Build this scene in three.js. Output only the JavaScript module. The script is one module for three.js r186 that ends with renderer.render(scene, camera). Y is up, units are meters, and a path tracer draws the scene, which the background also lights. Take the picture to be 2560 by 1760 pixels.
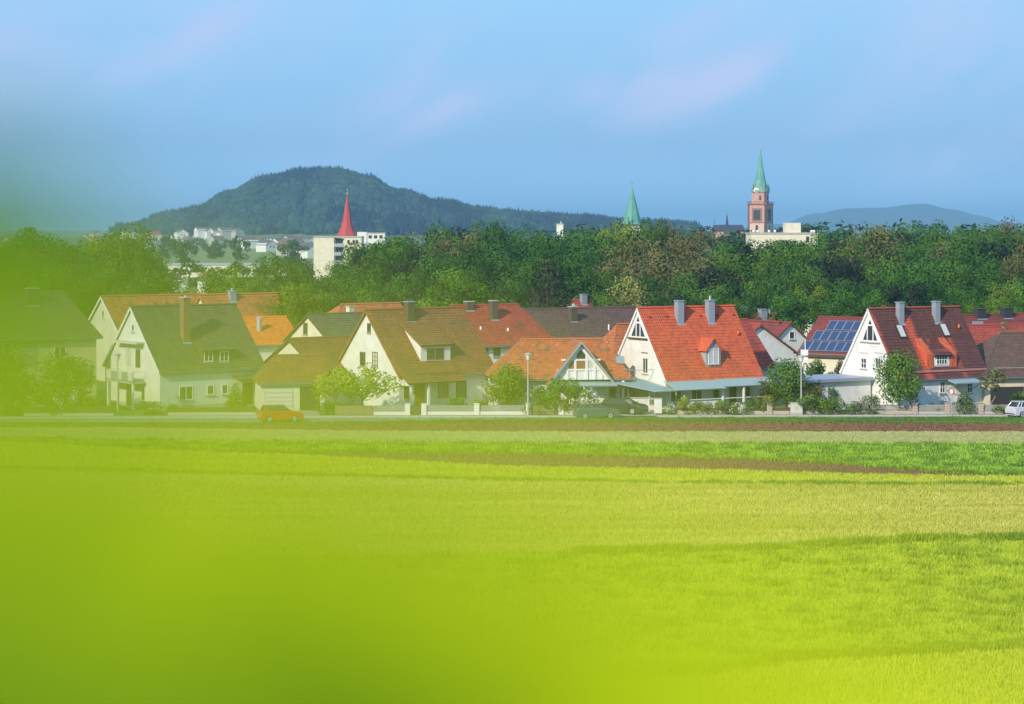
import * as THREE from 'three';
import { mergeGeometries } from 'three/addons/utils/BufferGeometryUtils.js';
import { RoundedBoxGeometry } from 'three/addons/geometries/RoundedBoxGeometry.js';

// ---------- camera, sky, sun, exposure ----------
const scene = new THREE.Scene();
// survey constants of the photograph: focal length in photo pixels, eye height, horizon row
const F = 5400, H = 17.6, YH = 570, PW = 2560, PH = 1760;
const X = (px, d) => (px - 1280) / F * d, Y = (py, d) => H - (py - YH) * d / F;
const GD = py => H * F / (py - YH);                 // distance of a point of the level ground
const camera = new THREE.PerspectiveCamera(2 * Math.atan(PH / 2 / F) * 180 / Math.PI, PW / PH, 0.02, 40000);
camera.position.set(0, H, 0);
camera.setViewOffset(PW, PH, 0, 310, PW, PH);
camera.focus = 205; camera.userData.fStop = 1.2;

function rng(a) { return () => { a |= 0; a = a + 0x6D2B79F5 | 0; let t = Math.imul(a ^ a >>> 15, 1 | a); t = t + Math.imul(t ^ t >>> 7, 61 | t) ^ t; return ((t ^ t >>> 14) >>> 0) / 4294967296; }; }
const hash = (i, j, s = 0) => { let h = Math.imul(i, 374761393) + Math.imul(j, 668265263) + Math.imul(s, 1442695041) | 0; h = Math.imul(h ^ h >>> 13, 1274126177); return ((h ^ h >>> 16) >>> 0) / 4294967296; };
const sm = t => t * t * (3 - 2 * t), mix = (a, b, t) => a + (b - a) * t, clamp = (v, a = 0, b = 1) => Math.min(b, Math.max(a, v));
function vnoise(x, y, s = 0, p = 1e6) { const i = Math.floor(x), j = Math.floor(y), u = sm(x - i), v = sm(y - j), w = k => ((k % p) + p) % p; return mix(mix(hash(w(i), w(j), s), hash(w(i + 1), w(j), s), u), mix(hash(w(i), w(j + 1), s), hash(w(i + 1), w(j + 1), s), u), v); }
function fbm(x, y, s = 0, p = 1e6, o = 4) { let a = 0, b = .5, t = 0; for (let k = 0; k < o; k++) { a += b * vnoise(x, y, s + k, p); t += b; x *= 2; y *= 2; p *= 2; b *= .5; } return a / t; }

const CLOUDS = [[60, 170, 230, 110, 1], [330, 175, 150, 50, .8], [520, 80, 130, 40, .7], [960, 250, 120, 45, .7], [1200, 240, 170, 55, .8], [1480, 215, 70, 45, .6], [1640, 245, 110, 55, .95], [1800, 205, 150, 50, 1], [1640, 90, 120, 40, .5], [2450, 120, 260, 120, 1], [2150, 280, 140, 55, .7], [2500, 360, 130, 60, .5], [-500, 200, 300, 90, .8], [3100, 240, 300, 100, .8]].map(([px, py, a, b, s]) => [90 + Math.atan((px - 1280) / F) * 57.3, Math.atan((YH - py) / F) * 57.3, a / F * 57.3, b / F * 57.3, s]);
{ // the sky: pale blue air with thin streaked cloud
  const w = 2048, h = 1024, d = new Float32Array(w * h * 4);
  for (let j = 0; j < h; j++) {
    const el = ((j + .5) / h - .5) * 180, t = clamp(el / 7), z = clamp((el - 9) / 60);
    for (let i = 0; i < w; i++) {
      const az = (i + .5) / w * 360, o = (j * w + i) * 4;
      const lo = 1 + .3 * clamp(1 - el / 2.2); let r = mix(.265, .345, t), g = mix(.495, .655, t), b = mix(.770, .980, t);
      r = mix(r, .16, z); g = mix(g, .38, z); b = mix(b, .78, z);
      if (el > -2) {
        const q = (az * .86 + el * .5) * .17, e = (el * .86 - az * .5) * .42;
        const n = fbm(q * 1.25 + 40, e * 1.15 + 7, 5, 1e6, 4), m = fbm(q * .6 + 12, e * .6 + 3.3, 9, 1e6, 3);
        const c = sm(clamp((n - .46) * 5)) * clamp((m - .34) * 4) * clamp((el - .3) / 1.4) * (Math.abs(az - 90) < 18 && el < 7 ? .3 : .95), pq = CLOUDS.reduce((t, [ca, ce, ra, re, k]) => { const da = az - ca, de = el - ce; if (Math.abs(da) > 9 || Math.abs(de) > 6) return t; const u = (da * .91 + de * .42) / ra, v = (de * .91 - da * .42) / re; return Math.max(t, k * Math.exp(-(u * u + v * v) * .8)); }, 0), cc = clamp(c + pq * clamp(.3 + 2.6 * (n - .36)) * 1.05);
        const s2 = clamp((fbm(az * .07 + 90, el * .45 + 2, 15, 1e6, 4) - .48) * 3) * clamp(el / 1.5) * .32;
        r = mix(r, .49, cc); g = mix(g, .62, cc); b = mix(b, .91, cc);
        r = mix(r, .235, s2); g = mix(g, .455, s2); b = mix(b, .765, s2);
      }
      d[o] = r * lo; d[o + 1] = g * lo; d[o + 2] = b * lo; d[o + 3] = 1;
    }
  }
  const sky = new THREE.DataTexture(d, w, h, THREE.RGBAFormat, THREE.FloatType);
  sky.mapping = THREE.EquirectangularReflectionMapping; sky.magFilter = sky.minFilter = THREE.LinearFilter; sky.wrapS = THREE.RepeatWrapping; sky.needsUpdate = true;
  scene.background = sky; scene.environment = sky;
}
const sun = new THREE.DirectionalLight(0xfff0d8, 4.5);
sun.position.set(-50, 48, 72 - 210); sun.target.position.set(0, 0, -210);
sun.castShadow = true; sun.shadow.mapSize.set(4096, 4096);
Object.assign(sun.shadow.camera, { left: -160, right: 160, top: 160, bottom: -160, near: -300, far: 500 });
scene.add(sun, sun.target);
scene.fog = new THREE.FogExp2(new THREE.Color().setRGB(.36, .71, 1.0), 0.00014);
const renderer = new THREE.WebGLRenderer({ antialias: true });
renderer.toneMapping = THREE.LinearToneMapping; renderer.toneMappingExposure = 1.06;
renderer.shadowMap.enabled = true;

// ---------- helpers ----------
const taken = {};
const numbered = n => { const k = taken[n] = (taken[n] ?? -1) + 1; return k ? `${n}_${String(k).padStart(3, '0')}` : n; };
const lin = (r, g, b) => new THREE.Color().setRGB(r, g, b);
const V = (x, y, z) => new THREE.Vector3(x, y, z);
function tag(o, label, category, group, kind) { if (label) o.userData.label = label; if (category) o.userData.category = category; if (group) o.userData.group = group; if (kind) o.userData.kind = kind; return o; }
function thing(name, label, category, x, y, z, turn = 0, group) { const o = new THREE.Group(); o.name = numbered(name); o.position.set(x, y, z); o.rotation.y = turn; scene.add(o); return tag(o, label, category, group); }
function part(parent, name, geo, m, p, r) { const o = new THREE.Mesh(Array.isArray(geo) ? merge(geo) : geo, m); o.name = parent === scene ? numbered(name) : name; o.castShadow = o.receiveShadow = true; if (p) o.position.set(...p); if (r) o.rotation.set(...r); parent.add(o); return o; }
const merge = a => a.length === 1 ? a[0] : mergeGeometries(a.map(g => { const q = g.index ? g.toNonIndexed() : g; for (const k of Object.keys(q.attributes)) if (!['position', 'normal', 'uv'].includes(k)) q.deleteAttribute(k); return q; }));
function bx(x0, x1, y0, y1, z0, z1) { const g = new THREE.BoxGeometry(x1 - x0, y1 - y0, z1 - z0); g.translate((x0 + x1) / 2, (y0 + y1) / 2, (z0 + z1) / 2); return uvBox(g); }
function uvBox(g) { // texture coordinates in metres from the face's own plane
  const p = g.attributes.position, n = g.attributes.normal, u = new Float32Array(p.count * 2);
  for (let i = 0; i < p.count; i++) { const a = Math.abs(n.getX(i)), b = Math.abs(n.getY(i)), c = Math.abs(n.getZ(i)); const [s, t] = b > a && b > c ? [p.getX(i), p.getZ(i)] : a > c ? [p.getZ(i), p.getY(i)] : [p.getX(i), p.getY(i)]; u[2 * i] = s; u[2 * i + 1] = t; }
  g.setAttribute('uv', new THREE.BufferAttribute(u, 2)); return g;
}
function cyl(r0, r1, h, x, y, z, seg = 10) { const g = new THREE.CylinderGeometry(r1, r0, h, seg); g.translate(x, y + h / 2, z); return g; }
function rod(a, b, r0, r1, seg = 6) { const v = b.clone().sub(a), g = new THREE.CylinderGeometry(r1, r0, v.length(), seg); g.translate(0, v.length() / 2, 0); g.applyQuaternion(new THREE.Quaternion().setFromUnitVectors(V(0, 1, 0), v.normalize())); g.translate(a.x, a.y, a.z); return g; }
// a solid slab whose upper face is the quad a b c d (a-b lower edge, d-c upper edge, seen anticlockwise)
function slab(a, b, c, d, th, u0 = 0, v0 = 0) {
  const e1 = b.clone().sub(a), e2 = d.clone().sub(a), n = e1.clone().cross(e2.lengthSq() < 1e-8 ? c.clone().sub(a) : e2).normalize(), q = [a, b, c, d], lo = q.map(p => p.clone().addScaledVector(n, -th));
  const ex = e1.clone().normalize(), ey = n.clone().cross(ex), pos = [], nor = [], uv = [];
  const uvOf = p => { const r = p.clone().sub(a); return [u0 + r.dot(ex), v0 + r.dot(ey)]; };
  const face = (p) => { const m = p[1].clone().sub(p[0]).cross(p[2].clone().sub(p[0])); if (m.lengthSq() < 1e-12) m.copy(p[2].clone().sub(p[0]).cross(p[3].clone().sub(p[0]))); m.normalize(); for (const i of [0, 1, 2, 0, 2, 3]) { pos.push(p[i].x, p[i].y, p[i].z); nor.push(m.x, m.y, m.z); uv.push(...uvOf(p[i])); } };
  face(q); face([lo[3], lo[2], lo[1], lo[0]]);
  for (let i = 0; i < 4; i++) { const j = (i + 1) % 4; if (q[i].distanceToSquared(q[j]) > 1e-8) face([lo[i], lo[j], q[j], q[i]]); }
  const g = new THREE.BufferGeometry(); g.setAttribute('position', new THREE.Float32BufferAttribute(pos, 3)); g.setAttribute('normal', new THREE.Float32BufferAttribute(nor, 3)); g.setAttribute('uv', new THREE.Float32BufferAttribute(uv, 2)); return g;
}
// profile in (z, y) extruded along x, or profile in (x, y) extruded along z
function exX(pts, x0, x1) { const g = new THREE.ExtrudeGeometry(new THREE.Shape(pts.map(([z, y]) => new THREE.Vector2(-z, y))), { depth: x1 - x0, bevelEnabled: false }); g.rotateY(Math.PI / 2); g.translate(x0, 0, 0); return uvBox(g); }
function exZ(pts, z0, z1, holes = [], bevel = 0) { const s = new THREE.Shape(pts.map(p => new THREE.Vector2(...p))); for (const h of holes) s.holes.push(new THREE.Path(h.map(p => new THREE.Vector2(...p)))); const g = new THREE.ExtrudeGeometry(s, { depth: z1 - z0 - 2 * bevel, bevelEnabled: bevel > 0, bevelSize: bevel, bevelThickness: bevel, bevelSegments: 2, curveSegments: 10 }); g.translate(0, 0, z0 + bevel); return uvBox(g); }

// ---------- materials ----------
function tex(w, h, metres, fn, srgb = true) { const d = new Uint8Array(w * h * 4); for (let j = 0; j < h; j++) for (let i = 0; i < w; i++) { const c = fn(i / w, j / h, i, j), o = (j * w + i) * 4; d[o] = clamp(c[0]) * 255; d[o + 1] = clamp(c[1]) * 255; d[o + 2] = clamp(c[2]) * 255; d[o + 3] = 255; } const t = new THREE.DataTexture(d, w, h); if (srgb) t.colorSpace = THREE.SRGBColorSpace; t.wrapS = t.wrapT = THREE.RepeatWrapping; t.magFilter = THREE.LinearFilter; t.minFilter = THREE.LinearMipmapLinearFilter; t.generateMipmaps = true; t.repeat.set(1 / metres, 1 / metres); t.needsUpdate = true; return t; }
const mat = (color, roughness = .85, o = {}) => new THREE.MeshStandardMaterial({ color, roughness, ...o });
const plasterTex = tex(256, 256, 4, (u, v) => { const n = .9 + .1 * fbm(u * 8, v * 8, 3, 8, 5) - .05 * clamp(fbm(u * 3, v * 3, 21, 3, 4) * 3 - 1.6); return [n, n, n * .99]; });
const plasterBump = tex(128, 128, 1.2, (u, v) => { const n = fbm(u * 16, v * 16, 8, 16, 3); return [n, n, n]; }, false);
const plaster = c => mat(c, .92, { map: plasterTex, bumpMap: plasterBump, bumpScale: .006 });
// clay tiles 0.25 m wide in 0.34 m courses, each tile of its own firing, with lichen where lichen grows
function tiles(c1, c2, moss, mossAmount, seed) {
  const P = 6.12, map = tex(384, 384, P, (u, v) => { const i = Math.floor(u * 24), j = Math.floor(v * 18), t = clamp(hash(i, j, seed) * .55 + fbm(u * 5, v * 5, seed + 3, 5, 4) * .9 - .22), k = .93 + .14 * hash(i, j, seed + 9), q = clamp((fbm(u * 9, v * 9, seed + 5, 9, 5) - (.68 - mossAmount * .35)) * 5) * .8; return [0, 1, 2].map(n => mix(mix(c1[n], c2[n], t) * k, moss[n], q)); });
  const bump = tex(192, 64, 3, (u) => { const n = .5 + .5 * Math.cos(u * 12 * 2 * Math.PI); return [n, n, n]; }, false);
  return mat(0xffffff, .82, { map, bumpMap: bump, bumpScale: .03 });
}
const sr = (r, g, b) => [r / 255, g / 255, b / 255];
const M = {
  white: plaster(lin(.80, .80, .77)), cream: plaster(lin(.76, .72, .58)), warm: plaster(lin(.72, .62, .48)), coolwhite: plaster(lin(.80, .81, .82)), yellow: plaster(lin(.66, .60, .36)), pink: plaster(lin(.70, .50, .42)),
  tOrange: tiles(sr(190, 86, 52), sr(200, 98, 60), sr(160, 88, 62), .06, 1), tBrown: tiles(sr(128, 82, 52), sr(150, 98, 60), sr(104, 92, 62), .3, 2), tDark: tiles(sr(86, 78, 66), sr(104, 92, 74), sr(98, 104, 72), .5, 3), tRed: tiles(sr(150, 62, 50), sr(172, 78, 58), sr(112, 70, 58), .25, 4), tRust: tiles(sr(172, 92, 60), sr(190, 112, 70), sr(120, 96, 62), .45, 5), tUmber: tiles(sr(92, 72, 62), sr(116, 88, 72), sr(88, 84, 70), .3, 6), tBright: tiles(sr(212, 112, 48), sr(224, 124, 58), sr(180, 104, 56), .05, 7), tMaroon: tiles(sr(116, 56, 50), sr(140, 68, 56), sr(98, 66, 58), .3, 8),
  deck: mat(lin(.10, .07, .05)), frame: mat(lin(.80, .80, .79), .5), brown: mat(lin(.10, .055, .03), .6), greyframe: mat(lin(.30, .34, .36), .6), gutter: mat(lin(.22, .24, .25), .45, { metalness: .5 }), zinc: mat(lin(.36, .41, .46), .5, { metalness: .35 }), sheet: mat(lin(.34, .46, .47), .55, { metalness: .2 }),
  glass: new THREE.MeshPhysicalMaterial({ color: lin(.035, .045, .05), roughness: .08, clearcoat: .6, clearcoatRoughness: .05 }), curtain: mat(lin(.55, .55, .52), .5), blind: mat(lin(.62, .60, .56), .7),
  brick: mat(lin(.24, .12, .08), .9), darkbrick: mat(lin(.10, .075, .055), .9), concrete: mat(lin(.42, .41, .38), .9), stone: mat(lin(.50, .44, .35), .95, { bumpMap: plasterBump, bumpScale: .05 }), fencegrey: mat(lin(.30, .30, .28), .85), fencewood: mat(lin(.26, .21, .13), .85), door: mat(lin(.30, .13, .05), .55), dark: mat(lin(.03, .03, .03), .7), blackmetal: mat(lin(.04, .04, .045), .5), steel: mat(lin(.55, .57, .58), .4, { metalness: .6 }), bark: mat(lin(.10, .075, .05), .95), pole: mat(lin(.50, .52, .48), .5, { metalness: .3 }), lampglass: mat(lin(.74, .74, .68), .35), rubber: mat(lin(.02, .02, .02), .8),
};

// ---------- house kit ----------
// local frame of a house: origin on the ground at its near corner, x along the ridge, z towards the front
function roofSlope(parent, name, e0, e1, r1, r0, tile, course, over = 1) {
  const up = r0.clone().sub(e0), len = Math.max(r0.distanceTo(e0) * 1, 0.1), n = Math.max(2, Math.round(len / course));
  const deck = part(parent, name, slab(e0, e1, r1, r0, .12), M.deck);
  const nn = e1.clone().sub(e0).cross(up).normalize();
  for (let i = 0; i < n; i++) {
    const t0 = i / n, t1 = Math.min(1, (i + 1.12) / n), p = (t, s) => e0.clone().lerp(r0, t).lerp(e1.clone().lerp(r1, t), s);
    const jog = (hash(i, n, 77) - .5) * .012;
    const a = p(t0, 0).addScaledVector(nn, .075 + jog), b = p(t0, 1).addScaledVector(nn, .075 + jog), c = p(t1, 1).addScaledVector(nn, .03), d = p(t1, 0).addScaledVector(nn, .03);
    part(deck, 'tile_course', slab(a, b, c, d, .05, hash(i, 3, n) * .06, t0 * len), tile);
  }
  return deck;
}
function house(name, label, o) {
  const { x, d, rot = 30, L, W, he, hr, ov = .5, vo = .25, wall, roof, course = .36, hipL = 0, hipR = 0, ob = hipL || hipR ? ov : .15 } = o, th = rot * Math.PI / 180, s = Math.sin(th), c = Math.cos(th);
  const g = thing(name, label, 'house', x, 0, -d, th, o.group), k = (hr - he) / (W / 2);
  const h = { g, L, W, he, hr, k, o,
    at: (px, z = 0) => { const q = (px - 1280) / F, x0 = x + s * z, d0 = d - c * z; return (q * d0 - x0) / (c - q * s); },           // surveyed column -> metres along the front
    up: (px, py, z = 0) => Y(py, d - c * z + s * h.at(px, z)),
    gz: px => { const q = (px - 1280) / F; return -(x - q * d) / (q * c + s); }, gy: (px, py) => Y(py, d - c * h.gz(px)),             // the same on the gable wall
    roofY: z => he + Math.min(-z, W + z) * k };
  const body = [];
  const top = .14;
  if (hipL || hipR) { body.push(bx(0, L, -.3, he - .05, -W, 0)); if (!hipL) body.push(exX([[-.1, he - .05], [-W / 2, hr - top], [-W + .1, he - .05]], 0, .3)); if (!hipR) body.push(exX([[-.1, he - .05], [-W / 2, hr - top], [-W + .1, he - .05]], L - .3, L)); }
  else body.push(exX([[0, -.3], [0, he - top], [-W / 2, hr - top], [-W, he - top], [-W, -.3]], 0, L));
  h.wall = part(g, 'wall', body, wall);
  const ye = he - ov * k, xl = hipL ? -ov : -vo, xr = hipR ? L + ov : L + vo, rl = hipL ? hipL : -vo, rr = hipR ? L - hipR : L + vo;
  roofSlope(g, 'roof_slope', V(xl, ye, ov), V(xr, ye, ov), V(rr, hr, -W / 2), V(rl, hr, -W / 2), roof, course);
  roofSlope(g, 'roof_slope', V(xr, he - ob * k, -W - ob), V(xl, he - ob * k, -W - ob), V(rl, hr, -W / 2), V(rr, hr, -W / 2), roof, Math.max(course, .7));
  if (hipL) roofSlope(g, 'hip_slope', V(xl, ye, -W - ob), V(xl, ye, ov), V(rl, hr, -W / 2), V(rl, hr, -W / 2 - .01), roof, course);
  if (hipR) roofSlope(g, 'hip_slope', V(xr, ye, ov), V(xr, ye, -W - ob), V(rr, hr, -W / 2 - .01), V(rr, hr, -W / 2), roof, course);
  const n = Math.round((rr - rl) / .4); for (let i = 0; i < n; i++) { const q = new THREE.CylinderGeometry(.13, .145, (rr - rl) / n * 1.06, 7, 1, false, 0, Math.PI * 2); q.rotateZ(Math.PI / 2); q.translate(rl + (i + .5) * (rr - rl) / n, hr + .04, -W / 2); if (o.fine) part(g, 'ridge_tile', q, roof); else (h.rt ??= []).push(q); }
  if (h.rt) part(g, 'ridge_cap', h.rt, roof);
  const gu = new THREE.CylinderGeometry(.075, .075, xr - xl, 8, 1, false, 0, Math.PI * 2); gu.rotateZ(Math.PI / 2); gu.translate((xl + xr) / 2, ye - .06, ov + .08); part(g, 'gutter', gu, M.gutter);
  if (!hipL && o.verge) { const B = (z0, z1, y0, y1) => { const f = z0 < z1 ? -1 : 1; return slab(V(-vo - f * .05, y0 + .06, z0), V(-vo + f * .05, y0 + .06, z0), V(-vo + f * .05, y1 + .06, z1), V(-vo - f * .05, y1 + .06, z1), .2); }; part(g, 'bargeboard', B(ov, -W / 2, ye, hr), o.verge); part(g, 'bargeboard', B(-W - ob, -W / 2, he - ob * k, hr), o.verge); }
  return h;
}
// a window standing in a wall: frame ring, mullions, panes, sill. face 0 = front, 1 = gable
function win(h, u, y, w, hh, o = {}) {
  const { face = 0, z = 0, fr = M.frame, cols = 1, rows = 1, pane = M.glass, sill = true, name = 'window', parent = h.g, shutter } = o;
  const t = .07, a = w / 2, b = hh / 2, gs = [bx(-a, a, b - t, b, -.04, .05), bx(-a, a, -b, -b + t, -.04, .05), bx(-a, -a + t, -b + t, b - t, -.04, .05), bx(a - t, a, -b + t, b - t, -.04, .05)];
  const cw = (w - t * 2) / cols, rh = (hh - t * 2) / rows;
  for (let i = 1; i < cols; i++) gs.push(bx(-a + t + i * cw - .03, -a + t + i * cw + .03, -b + t, b - t, -.03, .045));
  for (let i = 1; i < rows; i++) gs.push(bx(-a + t, a - t, -b + t + i * rh - .025, -b + t + i * rh + .025, -.03, .04));
  const m = part(parent, name, gs, fr, face ? [z, y, u] : [u, y, z], face ? [0, -Math.PI / 2, 0] : null);
  for (let i = 0; i < cols; i++) for (let j = 0; j < rows; j++) part(m, 'pane', bx(-a + t + i * cw + .02, -a + t + (i + 1) * cw - .02, -b + t + j * rh + .02, -b + t + (j + 1) * rh - .02, -.03, .012), pane);
  if (sill) part(m, 'sill', bx(-a - .08, a + .08, -b - .09, -b - .003, -.02, .14), o.sillMat ?? M.concrete);
  if (shutter) part(m, 'roller_shutter', bx(-a + t, a - t, b - t - hh * shutter, b - t - .003, .014, .035), M.blind);
  return m;
}
function chimney(h, x, z, w, dp, top, m, o = {}) {
  const base = h.roofY(z) - .5, c = part(h.g, 'chimney', bx(x - w / 2, x + w / 2, base, top, z - dp / 2, z + dp / 2), m);
  part(c, 'chimney_cap', bx(x - w / 2 - .07, x + w / 2 + .07, top + .003, top + .1, z - dp / 2 - .07, z + dp / 2 + .07), o.cap ?? M.concrete);
  if (o.pot) part(c, 'chimney_pot', cyl(.12, .1, o.pot, x, top + .103, z, 10), o.potMat ?? M.steel);
  if (o.collar !== false) { const y = h.roofY(z + dp / 2); part(c, 'flashing', slab(V(x - w / 2 - .12, y - .12 * h.k + .1, z + dp / 2 + .12), V(x + w / 2 + .12, y - .12 * h.k + .1, z + dp / 2 + .12), V(x + w / 2 + .12, y + .13, z + dp / 2 + .004), V(x - w / 2 - .12, y + .13, z + dp / 2 + .004), .04), M.zinc); }
  return c;
}
// dormer with a single pitched roof growing out of the front slope
function shedDormer(h, x0, x1, zf, yt, pitch, wall, roof, front) {
  const yb = h.roofY(zf) - .3; let zb = zf; while (yt + (zf - zb) * pitch > h.roofY(zb) + .02 && zb > -h.W / 2 + .1) zb -= .05;
  const yback = yt + (zf - zb) * pitch;
  const body = part(h.g, 'dormer', exX([[zf, yb], [zf, yt], [zb, yback - .02], [zb, h.roofY(zb) - .6]], x0, x1), wall);
  if (front) part(body, 'dormer_front', bx(x0 + .02, x1 - .02, h.roofY(zf) + .05, yt - .05, zf - .05, zf + .012), front);
  const ys = yt - .3 * pitch + .1; const d2 = part(h.g, 'dormer_roof', slab(V(x0 - .2, ys - .04, zf + .32), V(x1 + .2, ys - .04, zf + .32), V(x1 + .2, yback + .14, zb - .1), V(x0 - .2, yback + .14, zb - .1), .12), M.deck);
  const len = Math.hypot(zf + .42 - zb, yback - ys + .18), n = Math.round(len / .36), A = V(x0 - .2, ys - .04, zf + .32), D = V(x0 - .2, yback + .14, zb - .1), nn = V(0, 1, pitch).normalize();
  for (let i = 0; i < n; i++) { const a = A.clone().lerp(D, i / n).addScaledVector(nn, .075), d = A.clone().lerp(D, Math.min(1, (i + 1.12) / n)).addScaledVector(nn, .03), w = V(x1 - x0 + .4, 0, 0); part(d2, 'tile_course', slab(a, a.clone().add(w), d.clone().add(w), d, .05, hash(i, 5, n), i * .36), roof); }
  return body;
}
function skylight(h, x, z, w, len, m = M.curtain) { const k = h.k, n = V(0, 1, k).normalize(), up = V(0, k, -1).normalize(), c = V(x, h.roofY(z), z).addScaledVector(n, .13), p = (a, b, e) => c.clone().add(V(a, 0, 0)).addScaledVector(up, b).addScaledVector(n, e); const s = part(h.g, 'skylight', slab(p(-w / 2, -len / 2, .05), p(w / 2, -len / 2, .05), p(w / 2, len / 2, .05), p(-w / 2, len / 2, .05), .2), M.blackmetal); part(s, 'pane', slab(p(-w / 2 + .1, -len / 2 + .1, .07), p(w / 2 - .1, -len / 2 + .1, .07), p(w / 2 - .1, len / 2 - .1, .07), p(-w / 2 + .1, len / 2 - .1, .07), .03), m); return s; }
function onRoof(h, z) { const k = h.k, n = V(0, 1, k).normalize(), up = V(0, k, -1).normalize(); return (x, t, e) => V(x, h.roofY(z), z).addScaledVector(up, t).addScaledVector(n, e); }

// ---------- ground, fields, road ----------
const struct = (o) => tag(o, null, null, null, 'structure');
const noisy = (metres, a, b, seed, sx = 1, sy = 1, n = 256) => tex(n, n, metres, (u, v) => { const t = clamp(fbm(u * 12 * sx, v * 12 * sy, seed, 12, 5) * 1.7 - .35), q = .9 + .2 * hash(Math.floor(u * n), Math.floor(v * n), seed); return [0, 1, 2].map(k => mix(a[k], b[k], t) * q); });
const bumpy = tex(256, 256, 3, (u, v) => { const n = fbm(u * 20, v * 20, 31, 20, 4); return [n, n, n]; }, false);
const bankY = d => d > 58 ? 0 : d > 3 ? 16 - (d - 3) * (16 / 55) : 16;
{
  const ds = [-60, -20, -5, 0, 3, 15, 30, 45, 58, 75, 100, 150, 200, 260, 340, 450, 600, 900, 1400, 2200, 3500, 5500, 9000, 14000], xs = []; for (let i = -20; i <= 20; i++) xs.push(Math.sign(i) * Math.pow(Math.abs(i) / 20, 3) * 9000);
  const p = [], uv = [], ix = []; ds.forEach(d => xs.forEach(x => { p.push(x, bankY(d) - .05, -d); uv.push(x, d); }));
  for (let j = 0; j < ds.length - 1; j++) for (let i = 0; i < 40; i++) { const a = j * 41 + i; ix.push(a, a + 1, a + 42, a, a + 42, a + 41); }
  const g = new THREE.BufferGeometry(); g.setAttribute('position', new THREE.Float32BufferAttribute(p, 3)); g.setAttribute('uv', new THREE.Float32BufferAttribute(uv, 2)); g.setIndex(ix); g.computeVertexNormals();
  struct(part(scene, 'ground', g, mat(0xffffff, .95, { map: noisy(14, sr(104, 118, 60), sr(128, 140, 70), 41) })));
}
// field edges as surveyed on the level ground: [photo column, photo row]
const edge = pts => px => { let i = 0; while (i < pts.length - 2 && px > pts[i + 1][0]) i++; const [a, b] = pts[i], [c, e] = pts[i + 1]; return GD(mix(b, e, clamp((px - a) / (c - a)))); };
const E_ = {
  road0: edge([[-600, 1063], [0, 1061], [640, 1061], [1280, 1051], [1900, 1048], [3200, 1046]]), road1: edge([[-600, 1048], [640, 1044.5], [1280, 1043], [2200, 1041], [3200, 1041]]),
  b1: edge([[-600, 1066], [0, 1066], [640, 1065], [1280, 1058], [2000, 1058], [2300, 1061], [3200, 1066]]), b2: edge([[-600, 1068], [300, 1069], [900, 1077], [1280, 1079], [3200, 1080]]),
  b3: edge([[-600, 1095], [0, 1100], [640, 1108], [1280, 1112], [3200, 1115]]), b4: edge([[-600, 1098], [0, 1105], [390, 1126], [770, 1134], [1280, 1138], [1831, 1149], [2107, 1165], [2383, 1187], [2560, 1193], [3200, 1200]]),
  b5: edge([[-600, 1099], [0, 1106], [390, 1128], [770, 1141], [1280, 1170], [1831, 1179], [2107, 1188], [2383, 1193.5], [2560, 1195], [3200, 1202]]), b6: edge([[-600, 1168], [0, 1176], [550, 1190], [1280, 1206], [1720, 1213], [2200, 1216], [3200, 1220]]),
  b7: edge([[-600, 1410], [0, 1405], [900, 1394], [1660, 1380], [1913, 1375], [2162, 1361], [2380, 1347], [2560, 1350], [3200, 1352]]), b8: edge([[-600, 1790], [900, 1740], [1400, 1712], [1776, 1690], [2000, 1656], [2560, 1628], [3200, 1600]]), b9: () => 62, yard: () => 262,
};
function strip(name, near, far, m, y) { // sheet of ground between two edges
  const p = [], uv = [], ix = [], N = 60; for (let i = 0; i <= N; i++) { const px = -600 + i * 3800 / N; for (const f of [near, far]) { const d = f(px), x = X(px, d); p.push(x, y, -d); uv.push(x, d); } if (i) { const a = 2 * i - 2; ix.push(a, a + 2, a + 3, a, a + 3, a + 1); } }
  const g = new THREE.BufferGeometry(); g.setAttribute('position', new THREE.Float32BufferAttribute(p, 3)); g.setAttribute('uv', new THREE.Float32BufferAttribute(uv, 2)); g.setIndex(ix); g.computeVertexNormals(); return struct(part(scene, name, g, m));
}
const fieldMat = (a, b, seed, metres = 9) => mat(0xffffff, .95, { map: noisy(metres, a, b, seed, 1, 2), bumpMap: bumpy, bumpScale: .12 });
const soil = fieldMat(sr(104, 70, 46), sr(132, 90, 60), 51, 7);
strip('road', E_.road0, E_.road1, mat(0xffffff, .9, { map: noisy(6, sr(122, 120, 112), sr(142, 140, 130), 52) }), .004);
strip('garden_ground', E_.road1, E_.yard, mat(0xffffff, .95, { map: noisy(11, sr(92, 108, 56), sr(124, 128, 76), 53) }), .004);
strip('grass_verge', E_.b1, E_.road0, fieldMat(sr(80, 108, 48), sr(104, 130, 58), 54), .03);
strip('ploughed_field', E_.b2, E_.b1, soil, .02);
strip('young_crop_field', E_.b3, E_.b2, fieldMat(sr(150, 152, 92), sr(170, 172, 104), 55), .012);
strip('weedy_strip', E_.b4, E_.b3, fieldMat(sr(112, 140, 52), sr(140, 160, 64), 56), .008);
strip('ploughed_field', E_.b5, E_.b4, soil, .014);
strip('barley_field', E_.b6, E_.b5, fieldMat(sr(174, 188, 62), sr(194, 202, 76), 57), .008);
strip('barley_field', E_.b7, E_.b6, fieldMat(sr(178, 180, 78), sr(200, 196, 96), 58), .012);
strip('meadow', E_.b8, E_.b7, fieldMat(sr(160, 184, 56), sr(180, 200, 68), 59), .008);
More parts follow.
